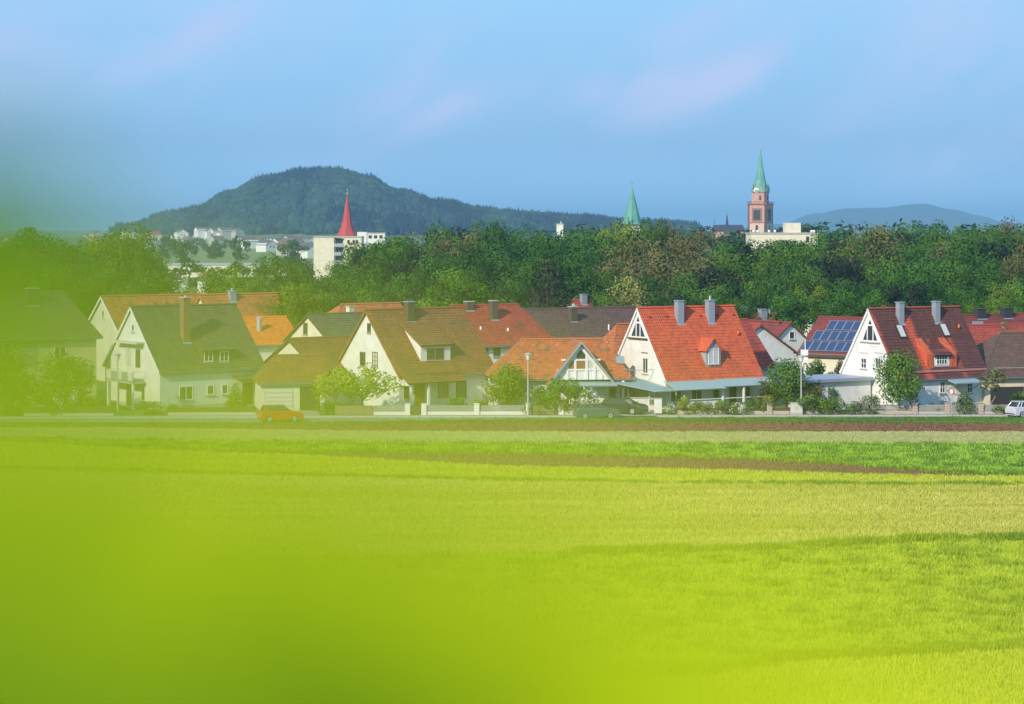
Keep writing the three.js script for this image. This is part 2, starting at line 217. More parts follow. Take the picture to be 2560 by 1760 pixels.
strip('barley_field', E_.b9, E_.b8, fieldMat(sr(176, 184, 62), sr(196, 200, 74), 60), .012);
{ // kerb between road and pavement, in stones 1 m long joined in runs, and the pavement behind it
  const p = []; for (let px = -300; px < 2860; px += 27) { const d = E_.road1(px), d2 = E_.road1(px + 27); p.push(slab(V(X(px, d), .12, -d), V(X(px + 26, d), .12, -d), V(X(px + 26, d), .12, -d - .16), V(X(px, d), .12, -d - .16), .16)); }
  struct(part(scene, 'kerb', p, M.concrete));
  strip('pavement', px => E_.road1(px) + .165, px => E_.road1(px) + 1.25, mat(0xffffff, .9, { map: noisy(5, sr(150, 146, 134), sr(168, 164, 150), 61) }), .115);
}
// grasses and crops: blades in tufts, uncountable
function tuft(seed, n, h, r, w) { const R = rng(seed), p = []; for (let i = 0; i < n; i++) { const a = R() * 6.283, q = Math.sqrt(R()) * r, x = Math.cos(a) * q, z = Math.sin(a) * q, b = R() * 6.283, hh = h * (.6 + .5 * R()), lx = (R() - .5) * h * .7, lz = (R() - .5) * h * .7, dx = Math.cos(b) * w, dz = Math.sin(b) * w; p.push(x - dx, 0, z - dz, x + dx, 0, z + dz, x + lx * .4 + dx * .8, hh * .6, z + lz * .4 + dz * .8, x - dx, 0, z - dz, x + lx * .4 + dx * .8, hh * .6, z + lz * .4 + dz * .8, x + lx * .4 - dx * .8, hh * .6, z + lz * .4 - dz * .8, x + lx * .4 - dx * .8, hh * .6, z + lz * .4 - dz * .8, x + lx * .4 + dx * .8, hh * .6, z + lz * .4 + dz * .8, x + lx, hh, z + lz); } const g = new THREE.BufferGeometry(); g.setAttribute('position', new THREE.Float32BufferAttribute(p, 3)); g.computeVertexNormals(); return g; }
const bladeMat = new THREE.MeshPhysicalMaterial({ roughness: .85, specularIntensity: .25 });
function sow(name, near, far, count, geo, seed, cols, o = {}) {
  const R = rng(seed), m = new THREE.InstancedMesh(geo, bladeMat, count), q = new THREE.Object3D(), c = new THREE.Color(); let k = 0, guard = 0;
  while (k < count && guard++ < count * 6) {
    const px = mix(o.px0 ?? -420, o.px1 ?? 2980, R()), a = near(px), b = far(px); if (b - a < .03 || R() > (b - a) / (o.wmax ?? 40)) continue; const d = mix(a, b, R()), x = X(px, d);
    const n = .35 * fbm(x * .5 + 50, d * .9, seed, 1e6, 3) + .65 * fbm(x * .07 + 20, d * .95, seed + 4, 1e6, 3), n2 = fbm(x * 1.3, d * 2.1, seed + 9, 1e6, 2); if (o.gap && n2 < o.gap) continue;
    q.position.set(x, 0, -d); q.rotation.y = R() * 6.283; const s = (.75 + .5 * R()) * (o.s ?? 1) * (o.lump ? .6 + .9 * n2 : 1); q.scale.set(s * (o.fat ?? 1), s, s * (o.fat ?? 1)); q.updateMatrix(); m.setMatrixAt(k, q.matrix);
    const t = clamp(n * 1.9 - .45), v = .86 + .28 * R(); c.setRGB(...[0, 1, 2].map(i => mix(cols[0][i], cols[1][i], t) * v)); m.setColorAt(k, c); k++;
  }
  m.count = k; m.name = numbered(name); m.castShadow = m.receiveShadow = true; m.instanceMatrix.needsUpdate = true; scene.add(m); return m;
}
const tf = tuft(3, 11, .24, .34, .02), tg = tuft(4, 11, .2, .32, .018), tw = tuft(5, 14, .26, .3, .03), ts = tuft(6, 8, .11, .22, .02), tl = tuft(8, 16, .34, .35, .025);
const stuff = (m, label, cat) => tag(m, label, cat, null, 'stuff');
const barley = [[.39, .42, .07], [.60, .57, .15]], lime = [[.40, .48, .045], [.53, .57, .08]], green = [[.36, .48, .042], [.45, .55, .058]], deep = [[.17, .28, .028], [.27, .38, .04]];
stuff(sow('barley', E_.b7, E_.b6, 52000, tf, 71, barley), 'pale yellow green barley standing in the middle field', 'barley');
stuff(sow('barley', E_.b6, E_.b5, 15000, tf, 72, lime, { wmax: 14 }), 'bright lime green barley in the strip below the brown soil wedge', 'barley');
stuff(sow('barley', E_.b9, E_.b8, 26000, tf, 73, lime, { wmax: 26 }), 'yellow green barley in the nearest field', 'barley');
stuff(sow('meadow_grass', E_.b8, E_.b7, 60000, tg, 74, green, { wmax: 42 }), 'mid green meadow grass in the near field', 'grass');
stuff(sow('young_crop', E_.b3, E_.b2, 14000, ts, 75, [[.38, .40, .16], [.45, .46, .20]], { wmax: 14 }), 'thin greyish young crop between soil and weedy strip', 'crop');
stuff(sow('weeds', E_.b4, E_.b3, 15000, tw, 76, [[.24, .44, .045], [.35, .54, .06]], { wmax: 20, lump: 1 }), 'bushy bright green weeds beside the brown soil wedge', 'weeds');
stuff(sow('verge_grass', E_.b1, E_.road0, 9000, tw, 77, [[.07, .17, .035], [.15, .26, .05]], { wmax: 5, s: .8, lump: 1 }), 'tufted dark green grass on the verge along the road', 'grass');
const band = (f, a, b) => [px => f(px) - a, px => f(px) + b];  // dark grass edges; the shadow side of the crops is coloured in too
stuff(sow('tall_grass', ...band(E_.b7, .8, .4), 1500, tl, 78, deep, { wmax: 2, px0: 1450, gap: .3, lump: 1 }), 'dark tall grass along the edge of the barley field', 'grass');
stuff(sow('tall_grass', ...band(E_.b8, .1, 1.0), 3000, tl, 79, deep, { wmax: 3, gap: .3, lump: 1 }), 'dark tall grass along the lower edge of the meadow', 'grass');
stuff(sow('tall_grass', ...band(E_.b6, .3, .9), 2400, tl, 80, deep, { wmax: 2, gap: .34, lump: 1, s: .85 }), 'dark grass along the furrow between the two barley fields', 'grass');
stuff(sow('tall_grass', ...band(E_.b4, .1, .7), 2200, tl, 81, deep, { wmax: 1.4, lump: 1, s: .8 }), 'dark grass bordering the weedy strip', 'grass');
stuff(sow('meadow_weeds', E_.b8, E_.b7, 2200, tl, 82, deep, { wmax: 42, gap: .58, lump: 1 }), 'darker weed clumps scattered in the meadow', 'weeds');
stuff(sow('weed_clumps', E_.b4, E_.b3, 2600, tl, 84, [[.09, .2, .03], [.16, .28, .04]], { wmax: 20, gap: .5, lump: 1 }), 'weed clumps coloured dark for the shaded tufts of the weedy strip', 'weeds');  // shade among the tufts is put into the dark weed colour
{ // clods of the ploughed strips
  const R = rng(83), g = new THREE.IcosahedronGeometry(.12, 0), m = new THREE.InstancedMesh(g, mat(0xffffff, .95), 14000), q = new THREE.Object3D(), c = new THREE.Color(); let k = 0;
  while (k < 14000) { const px = mix(-300, 2900, R()), first = R() < .5, a = (first ? E_.b2 : E_.b5)(px), b = (first ? E_.b1 : E_.b4)(px); if (R() > (b - a) / 9) continue; const d = mix(a, b, R()); q.position.set(X(px, d), .03, -d); q.rotation.set(R() * 6, R() * 6, 0); const s = .4 + R() * 1.1; q.scale.set(s * 1.3, s * .6, s); q.updateMatrix(); m.setMatrixAt(k, q.matrix); const v = .8 + .4 * R(); c.setRGB(.16 * v, .085 * v, .042 * v); m.setColorAt(k++, c); }
  m.name = 'soil_clods'; m.castShadow = m.receiveShadow = true; scene.add(m); stuff(m, 'brown clods of earth on the two ploughed strips', 'soil');
}

// ---------- front row of houses ----------
const tail = 'in the front row';
{ // grey-roofed house with balcony gable
  const h = house('gabled_house', 'tall pale house with steep mossy grey roof and a gable balcony, beside the garage', { x: -33.9, d: 208, rot: 38, L: 11.6, W: 11.3, he: 3.93, hr: 9.81, wall: M.white, roof: M.tDark, fine: 1, ov: .3, vo: .2, verge: M.frame });
  const zc = -2.6, xc = h.at(463, zc); chimney(h, xc, zc, .75, .75, h.up(463, 745, zc), M.brick, { pot: .15 });
  const zf = -.5, x0 = h.at(507, zf), x1 = h.at(582, zf), yt = h.up(545, 874, zf);
  shedDormer(h, x0, x1, zf, yt, .38, M.deck, M.tDark, M.darkbrick);
  for (const px of [521, 560]) win(h, h.at(px, zf), h.up(px, 891, zf), 1.0, 1.0, { z: zf + .02, cols: 2 });
  for (const [px, py, w, hh, c] of [[465, 983, 1.5, 1.35, 2], [526, 975, .8, .95, 1], [562, 973, .7, .95, 1]]) win(h, h.at(px), h.up(px, py), w, hh, { cols: c });
  win(h, h.gz(333), h.gy(333, 820), .5, .75, { face: 1 });
  { const z = h.gz(334), y = h.gy(334, 895); for (const s of [-.95, .95]) win(h, z + s, y, 1.2, 2.0, { face: 1, cols: 1, sill: false, pane: s < 0 ? M.curtain : M.glass, name: 'balcony_door' });
    part(h.g, 'awning', bx(-.9, -.02, y + 1.45, y + 1.65, z - 2.7, z + 2.2), M.blind);
    const yb = h.gy(330, 950), b = part(h.g, 'balcony', bx(-1.5, -.003, yb - .18, yb, z - 2.9, z + 2.6), M.concrete);
    part(b, 'balcony_rail', [bx(-1.5, -1.44, yb + .95, yb + 1.02, z - 2.9, z + 2.6), bx(-1.497, -.05, yb + .94, yb + 1.01, z - 2.9, z - 2.84), bx(-1.497, -.05, yb + .94, yb + 1.01, z + 2.54, z + 2.6)], M.frame);
    for (let i = 0; i < 5; i++) part(b, 'balcony_panel', bx(-1.48, -1.45, yb + .1, yb + .9, z - 2.85 + i * 1.1, z - 1.85 + i * 1.1), i % 2 ? M.fencegrey : M.blind);
    for (let i = 0; i < 6; i++) part(b, 'balcony_post', bx(-1.51, -1.42, yb, yb + .94, z - 2.93 + i * 1.1, z - 2.85 + i * 1.1), M.greyframe);
    for (const q of [-2.7, 2.4]) part(b, 'balcony_column', bx(-1.45, -1.25, 0, yb - .183, z + q - .1, z + q + .1), M.frame);
    part(h.g, 'terrace_door', bx(-.06, .01, .1, 2.2, z - 1.4, z + .1), M.glass); win(h, z + 2.0, 1.5, .8, 1.5, { face: 1 }); }
  { const xd = h.at(618), m = part(h.g, 'porch_roof', slab(V(xd - 1.7, 2.75, 1.5), V(xd + 1.6, 2.75, 1.5), V(xd + 1.6, 3.05, .003), V(xd - 1.7, 3.05, .003), .16), M.tDark); part(m, 'porch_post', bx(xd + 1.25, xd + 1.4, 0, 2.6, 1.2, 1.35), M.frame); part(h.g, 'front_door', bx(xd - .55, xd + .55, .15, 2.25, .003, .06), M.brown); }
  part(h.g, 'plinth', [bx(-.04, 11.64, 0, .4, .003, .04), bx(-.04, -.003, 0, .4, -11.3, .04)], M.concrete);
}
{ // garage between the first two houses
  const h = house('garage', 'low garage with pale walls, a grey door and a carport painted dark as shade', { x: X(652, 207.5), d: 207.5, rot: 12, L: 6.2, W: 6.4, he: 2.9, hr: 5.1, ov: .35, wall: M.cream, roof: M.tBrown, fine: 1, hipL: 1.6 }); h.g.userData.category = 'garage';
  part(h.g, 'garage_door', bx(.35, 3.1, 0, 2.2, .003, .04), M.fencegrey); for (let i = 0; i < 5; i++) part(h.g, 'door_slat', bx(.37, 3.08, .05 + i * .43, .42 + i * .43, .043, .06), M.blind);
  part(h.g, 'carport_shade_panel', bx(3.75, 5.7, 0, 2.35, .003, .03), M.dark); part(h.g, 'carport_post', bx(5.72, 6.1, 0, 2.6, .003, .2), M.frame); part(h.g, 'lintel', bx(0, 6.2, 2.35, 2.75, .03, .1), M.frame);  // dark panel on the solid wall paints the shade inside the carport
}
{ const h = house('annex', 'low brown-roofed annex with white gable behind the blossoming garden tree', { x: -18.7, d: 214, rot: 40, L: 9.5, W: 11.6, he: 3.0, hr: 6.35, wall: M.cream, roof: M.tBrown, fine: 1, verge: M.brown }); h.g.userData.category = 'annex'; win(h, h.gz(760), 2.2, .9, 1.0, { face: 1 }); win(h, 3, 1.7, 1, 1.1); part(h.g, 'rain_pipe', cyl(.05, .05, 2.9, .15, 0, .08, 8), M.gutter); }
{ const h = house('gabled_house', 'small house with plain white gable and dark mossy roof behind the annex', { x: -19.0, d: 233, rot: 42, L: 8.4, W: 9.8, he: 4.7, hr: 8.08, wall: M.cream, roof: M.tDark, course: .45, verge: M.brown }); win(h, h.gz(764), h.gy(764, 822), .75, 1.3, { face: 1, fr: M.brown }); chimney(h, 6.2, -5.5, .7, .6, 8.8, M.cream); }
{ // solar heated roof squeezed between
  const h = house('hip_roof_house', 'rust-roofed house with a tilted blue-green solar heat collector', { x: X(838, 238), d: 238, rot: 38, L: 12, W: 10, he: 5.0, hr: 8.9, wall: M.cream, roof: M.tRust, course: .45, hipL: 4 });
  const z = -2.6, p = onRoof(h, z), xc = h.at(872, z), f = part(h.g, 'solar_collector', slab(p(xc - 1.3, -1.1, .2), p(xc + 1.3, -1.1, .2), p(xc + 1.3, 1.1, .2), p(xc - 1.3, 1.1, .2), .12), M.steel); for (let i = 0; i < 3; i++) part(f, 'collector_pane', slab(p(xc - 1.2 + i * .8, -1, .215), p(xc - .46 + i * .8, -1, .215), p(xc - .46 + i * .8, 1, .215), p(xc - 1.2 + i * .8, 1, .215), .012), new THREE.MeshPhysicalMaterial({ color: lin(.03, .09, .10), roughness: .15 }));
}
{ // brown house with the long catslide and wide dormer
  const h = house('gabled_house', 'white house with steep brown tiled roof, wide shed dormer and roofed entrance', { x: -10.91, d: 209, rot: 37, L: 11.38, W: 11.29, he: 3.59, hr: 9.45, wall: M.white, roof: M.tBrown, fine: 1, vo: .22, verge: M.tBrown });
  const xe = 6.6, ye = 3.59 - .5 * h.k; roofSlope(h.g, 'entrance_roof', V(-.25, 2.65, 2.0), V(xe, 2.65, 2.0), V(xe - .2, ye + 1.0, -.35), V(-.25, ye + 1.0, -.35), M.tBrown, .36);
  part(h.g, 'entrance_gable', exX([[0, 2.4], [1.8, 2.4], [0, 3.4]], 0, .25), M.white);
  for (const x of [.15, 2.2]) part(h.g, 'entrance_post', bx(x, x + .22, 0, 2.55, 1.55, 1.75), M.frame);
  const zf = -.85, x0 = h.at(1052, zf), x1 = h.at(1126, zf), yt = h.up(1090, 860, zf); shedDormer(h, x0, x1, zf, yt, .55, M.white, M.tBrown);
  for (const px of [1077, 1099]) win(h, h.at(px, zf), h.up(px, 885, zf), .95, 1.15, { z: zf, fr: M.brown, rows: 2 });
  const xc = h.at(1023, -4.8); chimney(h, xc, -4.8, .8, .8, 10.2, M.darkbrick, { cap: M.zinc });
  win(h, h.gz(923), h.gy(923, 820), .62, .95, { face: 1, fr: M.brown }); for (const px of [907, 938]) win(h, h.gz(px), h.gy(px, 897), .95, 1.35, { face: 1, fr: M.brown, cols: px > 920 ? 2 : 1, rows: px > 920 ? 3 : 1, pane: px > 920 ? M.curtain : M.glass });
  part(h.g, 'front_door', bx(h.at(1049) - .6, h.at(1049) + .6, .2, 2.35, .003, .07), M.door);
  for (const px of [1108, 1153]) { const x = h.at(px), y = h.up(px, 971); const arch = (w, hh) => { const a = []; a.push([-w, -hh], [w, -hh]); for (let i = 0; i <= 10; i++) a.push([w * Math.cos(i * Math.PI / 10), hh - w + w * Math.sin(i * Math.PI / 10)]); return a; }; const m = part(h.g, 'arched_window', exZ(arch(.62, .9), -.02, .06, [arch(.5, .78)]), M.brown, [x, y, 0]); part(m, 'pane', exZ(arch(.5, .78), -.02, .02), M.glass); part(m, 'glazing_bar', bx(-.03, .03, -.78, .78, .023, .05), M.brown); part(m, 'sill', bx(-.7, .7, -1, -.903, -.02, .15), M.concrete); }
  win(h, h.at(1016, 0), 1.6, .6, 1.2, { fr: M.brown }); part(h.g, 'rain_pipe', cyl(.05, .05, 3.2, 6.9, 0, .08, 8), M.brown);
  { const p = onRoof(h, .9); for (const x of [1.2, 2.6, 4, 5.3]) part(h.g, 'snow_guard', slab(V(x, 3.4, 1.2), V(x + 1.1, 3.4, 1.2), V(x + 1.1, 3.52, 1.2), V(x, 3.52, 1.2), .04), M.brown); }
  for (const px of [988, 1072]) { const z = -4.6; part(h.g, 'antenna', rod(V(h.at(px, z), h.roofY(z), z), V(h.at(px, z) - .3, h.roofY(z) + .5, z + .2), .03, .03), M.steel); }
}
{ // bungalow with the timbered glass gable
  const h = house('bungalow', 'low rust-roofed bungalow with a white timbered glass gable', { x: X(1247, 207), d: 207, rot: 8, L: 12.7, W: 8.2, he: 3.35, hr: 6.65, wall: M.white, roof: M.tRust, fine: 1, hipL: 2.7, hipR: 1.9, ov: .4 }); h.g.userData.category = 'bungalow';
  const zg = 1.0, xa = h.at(1452, zg), hw = 2.95, yb = 3.05, ya = 6.75, kk = (ya - yb) / hw;
  const bay = part(h.g, 'gable_bay', exZ([[xa - hw + .3, yb], [xa + hw - .3, yb], [xa, ya - .35]], -3.2, zg), M.white);
  part(h.g, 'gable_base', bx(xa - hw + .5, xa + hw - .5, 0, 2.6, .003, .5), M.white); part(h.g, 'canopy', slab(V(xa - hw + .2, 2.62, 2.2), V(xa + hw + .4, 2.62, 2.2), V(xa + hw + .4, 2.95, .1), V(xa - hw + .2, 2.95, .1), .14), M.sheet);
  roofSlope(h.g, 'gable_roof', V(xa - hw - .35, yb - .35 * kk, -3.4), V(xa - hw - .35, yb - .35 * kk, zg + .5), V(xa, ya, zg + .5), V(xa, ya, -3.4), M.tRust, .36); roofSlope(h.g, 'gable_roof', V(xa + hw + .35, yb - .35 * kk, zg + .5), V(xa + hw + .35, yb - .35 * kk, -3.4), V(xa, ya, -3.4), V(xa, ya, zg + .5), M.tRust, .36);
  for (const s of [-1, 1]) { part(h.g, 'bargeboard', exZ([[xa, ya + .05], [xa + s * (hw + .35), yb - .35 * kk + .05], [xa + s * (hw + .35), yb - .35 * kk - .22], [xa, ya - .25]], zg + .503, zg + .56), M.greyframe); part(h.g, 'gable_timber', exZ([[xa, ya - .36], [xa + s * (hw - .15), yb + .02], [xa + s * (hw - .5), yb + .02], [xa, ya - .78]], zg + .003, zg + .14), M.frame); }
  const yAt = x => ya - .6 - Math.abs(x - xa) * kk; for (const x of [-2.0, -1.32, -.55, .55, 1.32, 2.0, 2.45]) part(h.g, 'gable_timber', bx(xa + x - .11, xa + x + .11, yb + .02, yAt(xa + x), zg + .003, zg + .12), M.frame);
  part(h.g, 'gable_timber', bx(xa - 1.9, xa + 1.9, 4.88, 5.05, zg + .003, zg + .11), M.frame); part(h.g, 'gable_timber', bx(xa - 2.3, xa + 2.3, 3.95, 4.1, zg + .003, zg + .10), M.frame);
  const pane = (pts, m = M.glass) => part(h.g, 'gable_pane', exZ(pts.map(([x, y]) => [xa + x, y]), zg + .003, zg + .03), m); pane([[-.44, 5.06], [.44, 5.06], [.44, 5.85], [0, 6.1], [-.44, 5.85]]);
  for (const s of [-1, 1]) { pane([[s * .66, 5.06], [s * 1.2, 5.06], [s * .66, 5.5]]); pane([[s * .66, 4.1], [s * 1.24, 4.1], [s * 1.24, 4.87], [s * .66, 4.87]], s < 0 ? M.door : M.curtain); pane([[s * 1.46, 4.1], [s * 1.99, 4.1], [s * 1.46, 4.6]]); } pane([[-.44, 4.1], [.44, 4.1], [.44, 4.87], [-.44, 4.87]], M.door);
  for (const px of [1495, 1532, 1559]) win(h, h.at(px), 1.4, .8, 1.7, { fr: M.greyframe }); part(h.g, 'porch_post', bx(11.9, 12.15, 0, 2.9, .3, .5), M.frame);
  { const z = -1.6, x = h.at(1549, z); part(h.g, 'roof_vent', exX([[z - .4, h.roofY(z)], [z + .5, h.roofY(z) - .2], [z + .4, h.roofY(z) + .45], [z - .2, h.roofY(z) + .5]], x - .4, x + .4), M.zinc); }
}
{ // orange house with white gable, small pitched dormer and glazed veranda
  const h = house('gabled_house', 'white house with bright orange steep roof and one small pitched dormer', { x: 14.72, d: 207, rot: 30, L: 11.37, W: 9.61, he: 3.23, hr: 9.74, wall: M.white, roof: M.tOrange, fine: 1, ov: .3, vo: .12, verge: M.frame });
  for (const [px, py, pot] of [[1698, 753, 0], [1775, 752, .4]]) { const z = -3.9; chimney(h, h.at(px, z), z, .72, .66, h.up(px, py, z), M.zinc, { cap: M.zinc, pot }); }
  { const zf = -.6, x = h.at(1783, zf), yb = h.up(1783, 915, zf), w = .82, hh = 1.75, ys = yb + hh, ya = ys + .95, d = part(h.g, 'dormer', exZ([[x - w, yb - .3], [x + w, yb - .3], [x + w, ys], [x, ya - .05], [x - w, ys]], zf - 2.6, zf), M.sheet);
    part(d, 'dormer_front', exZ([[x - w - .02, yb - .1], [x + w + .02, yb - .1], [x + w + .02, ys], [x, ya], [x - w - .02, ys]], zf + .003, zf + .05), M.greyframe);
    for (const s of [-1, 1]) { const a = V(x + s * (w + .25), ys - .28, s < 0 ? zf - 2.6 : zf + .25), b = V(x + s * (w + .25), ys - .28, s < 0 ? zf + .25 : zf - 2.6), c = V(x, ya + .08, b.z), e = V(x, ya + .08, a.z); part(d, 'dormer_roof', slab(a, b, c, e, .1), M.tOrange); }
    win(h, x, yb + .95, 1.25, 1.5, { z: zf + .06, cols: 2, pane: M.curtain }); }
  { const z = h.gz(1596), y = h.gy(1596, 820), tri = [[-1.5, -.95], [1.5, -.95], [0, 1.7]]; const m = part(h.g, 'gable_window', exZ(tri, -.02, .05, [[[-1.22, -.82], [-.42, -.82], [-.42, .5]], [[.42, -.82], [1.22, -.82], [.42, .5]], [[-.28, -.82], [.28, -.82], [.28, .45], [-.28, .45]], [[-.3, .62], [.3, .62], [0, 1.2]]]), M.frame, [0, y, z], [0, -Math.PI / 2, 0]); part(m, 'pane', exZ([[-1.25, -.85], [1.25, -.85], [0, 1.3]], -.03, .012), M.glass); part(m, 'sill', bx(-1.7, 1.7, -1.1, -.953, -.02, .18), M.brown); }
  win(h, h.gz(1614), h.gy(1614, 914), .95, 1.55, { face: 1, cols: 2, name: 'balcony_door' }); part(h.g, 'shutter_slot', bx(-.05, -.003, h.gy(1612, 883), h.gy(1612, 881), h.gz(1612) - .55, h.gz(1612) + .55), M.brown);
  // sheet-metal veranda roof that folds round the corner
  roofless(h, 'veranda_roof', [V(-.25, 2.2, 2.2), V(5.6, 2.2, 2.2), V(5.6, 3.0, .02), V(-.25, 3.0, .02)]); roofless(h, 'veranda_roof', [V(5.65, 2.32, 1.75), V(10.6, 2.32, 1.75), V(10.6, 3.05, .02), V(5.65, 3.05, .02)]); roofless(h, 'veranda_roof', [V(-4.6, 3.0, -5.4), V(-2.6, 2.2, 2.2), V(-.28, 2.2, 2.2), V(-.02, 3.0, -5.4)]);
  for (const x of [5.6, 8.1, 10.45]) part(h.g, 'veranda_post', bx(x - .09, x + .09, 0, 2.3, 1.45, 1.63), M.frame); part(h.g, 'veranda_rail', bx(1.8, 10.4, 1.12, 1.2, 1.5, 1.56), M.frame); part(h.g, 'veranda_wall', bx(.2, 5.2, 0, 1.0, 1.7, 1.85), M.coolwhite);
  part(h.g, 'front_door', bx(7.5, 8.3, .1, 2.1, .003, .06), M.brown); for (const x of [5.9, 9.6]) win(h, x, 1.55, .75, 1.1, { fr: M.greyframe }); for (const x of [1.2, 3.6]) win(h, x, 1.45, 1.3, 1.2, { cols: 2 });
  part(h.g, 'balcony_rail', [bx(-2.3, -2.24, 3.9, 3.96, -5.6, -1.9), bx(-2.3, -.05, 3.9, 3.96, -1.96, -1.9), ...[0, 1, 2, 3, 4].map(i => bx(-2.3, -2.25, 3.0, 3.9, -5.6 + i * .92, -5.55 + i * .92))], M.greyframe);
  part(h.g, 'weather_ornament', new THREE.IcosahedronGeometry(.14, 0).scale(1, 1.7, 1), M.tBright, [10.4, h.roofY(-2.6) + .45, -2.6]);
  for (const [x, n] of [[1.2, 6]]) for (let i = 0; i < n; i++) part(h.g, 'ridge_vent', bx(.8 + i * 2, 1.0 + i * 2, h.roofY(-4.1) + .1, h.roofY(-4.1) + .22, -4.12, -3.95), M.tMaroon);
}
function roofless(h, name, q) { const m = part(h.g, name, slab(...q, .09), M.sheet); const [a, b, c, d] = q, n = Math.round(a.distanceTo(b) / .6), nn = b.clone().sub(a).cross(d.clone().sub(a)).normalize(); for (let i = 1; i < n; i++) { const p = a.clone().lerp(b, i / n).addScaledVector(nn, .03), r = d.clone().lerp(c, i / n).addScaledVector(nn, .03); part(m, 'standing_seam', rod(p, r, .02, .02, 4), M.sheet); } return m; }
{ const h = house('annex', 'small rust-roofed wing tucked between bungalow and orange house', { x: X(1535, 220), d: 220, rot: 30, L: 7, W: 7, he: 3.4, hr: 7.55, wall: M.white, roof: M.tRust, course: .4, hipL: 2.6 }); h.g.userData.category = 'annex'; }
{ // dark red house with streaked roof
  const c1 = sr(84, 52, 46), c2 = sr(102, 62, 54), fresh = sr(184, 84, 56), Lx = 12, S = 9;
  const streak = tex(512, 384, 1, (u, v) => { const x = u * Lx, y = v * S, i = Math.floor(x / .25), j = Math.floor(y / .36), t = hash(i, j, 5) * .6 + fbm(u * 14, v * 10, 4, 1e6, 4) * .6, w = (c, e) => clamp(1 - Math.abs(x - c - (fbm(v * 7, c, 3) - .5) * .5) / e * 1) , f = clamp(Math.max(w(4.15, .8) * (y < 7.3 ? 1.6 : 0), w(8.6, .55) * (y < 7.6 ? .8 : 0), w(5.9, .25) * (y < 4.6 && y > 2 ? .8 : 0), w(.2, .35), (y < 1.0 && y > .55 ? .7 : 0) * clamp(fbm(u * 9, 1, 8) * 2.4 - .5)) * (.75 + .4 * hash(i, j, 9))); return [0, 1, 2].map(n => mix(mix(c1[n], c2[n], t), fresh[n], clamp(f)) * (.93 + .14 * hash(i, j, 11))); }); streak.repeat.set(1 / Lx, 1 / S); const bump = M.tOrange.bumpMap;
  const roof = mat(0xffffff, .82, { map: streak, bumpMap: bump, bumpScale: .03 });
  const h = house('gabled_house', 'white house with dark red steep roof streaked orange and two roof windows', { x: 37.09, d: 208, rot: 30, L: 11.46, W: 8.51, he: 3.35, hr: 9.64, wall: M.coolwhite, roof, fine: 1, ov: .3, vo: .12, verge: M.frame });
  for (const [px, py] of [[2250, 757], [2340, 755]]) { const z = -3.5; chimney(h, h.at(px, z), z, .6, .6, h.up(px, py, z), M.zinc, { cap: M.zinc }); }
  for (const [px, py] of [[2251, 822], [2360, 819]]) { const z = -2.75; skylight(h, h.at(px, z), z, .85, 1.5); }
  { const zf = -.45, x = h.at(2354, zf), yt = h.up(2354, 885, zf); shedDormer(h, x - 1.0, x + 1.0, zf, yt, .62, M.tOrange, roof, M.frame); win(h, x, h.up(2354, 899, zf), 1.4, .95, { z: zf + .02, cols: 4, rows: 2, sill: false }); for (const s of [-1, 1]) part(h.g, 'dormer_cheek', exX([[zf + .1, h.roofY(zf) - .1], [zf + .02, yt], [zf - 1.9, h.roofY(zf - 1.9) + .05]], s < 0 ? x - 1.9 : x + 1.05, s < 0 ? x - 1.05 : x + 1.9), M.tOrange); }
  { const z = h.gz(2176), y = h.gy(2176, 830); const m = part(h.g, 'gable_window', exZ([[-1.35, -.95], [1.35, -.95], [0, 1.7]], -.02, .05, [[[-1.1, -.82], [-.5, -.82], [-.5, .35]], [[.5, -.82], [1.1, -.82], [.5, .35]], [[-.38, -.82], [.38, -.82], [.38, .6], [-.38, .6]], [[-.28, .75], [.28, .75], [0, 1.25]]]), M.frame, [0, y, z], [0, -Math.PI / 2, 0]); part(m, 'pane', exZ([[-1.15, -.85], [1.15, -.85], [0, 1.35]], -.03, .012), M.glass); part(m, 'sill', bx(-1.5, 1.5, -1.06, -.953, -.02, .16), M.concrete); }
  for (const px of [2160, 2196]) { win(h, h.gz(px), h.gy(px, 908), .85, 1.05, { face: 1, cols: 2, rows: 2 }); part(h.g, 'shutter_slot', bx(-.05, -.003, h.gy(px, 883), h.gy(px, 881.5), h.gz(px) - .6, h.gz(px) + .6), M.concrete); }
  part(h.g, 'terrace_door', bx(-.05, -.003, .1, h.gy(2141, 960), h.gz(2141) - .9, h.gz(2141) + .9), M.blind);
  win(h, h.at(2356), h.up(2356, 968), .7, 1.15, { cols: 2, rows: 2 }); win(h, h.at(2424), h.up(2424, 968), .7, 1.15, { cols: 2, rows: 2 });
  { const x = h.at(2400), m = part(h.g, 'porch_roof', slab(V(x - 1.9, 2.55, 1.6), V(x + 1.6, 2.55, 1.6), V(x + 1.6, 2.9, .02), V(x - 1.9, 2.9, .02), .12), M.sheet); part(m, 'porch_strut', [rod(V(x + 1.5, 2.5, 1.5), V(x + 1.5, 1.7, .05), .04, .04), rod(V(x - 1.7, 2.5, 1.5), V(x - 1.7, 1.7, .05), .04, .04)], M.greyframe); part(h.g, 'front_door', bx(x - .5, x + .5, .15, 2.2, .003, .06), M.blind); }
  part(h.g, 'snow_guard', [bx(1.5, 11.3, 3.62, 3.66, .12, .16), bx(1.5, 11.3, 3.72, 3.76, .12, .16)], M.steel); part(h.g, 'plinth', bx(0, 11.46, 0, .35, .003, .04), M.concrete);
  part(h.g, 'weather_ornament', new THREE.IcosahedronGeometry(.14, 0).scale(1, 1.7, 1), M.tBright, [10.2, h.roofY(-2.7) + .45, -2.7]);
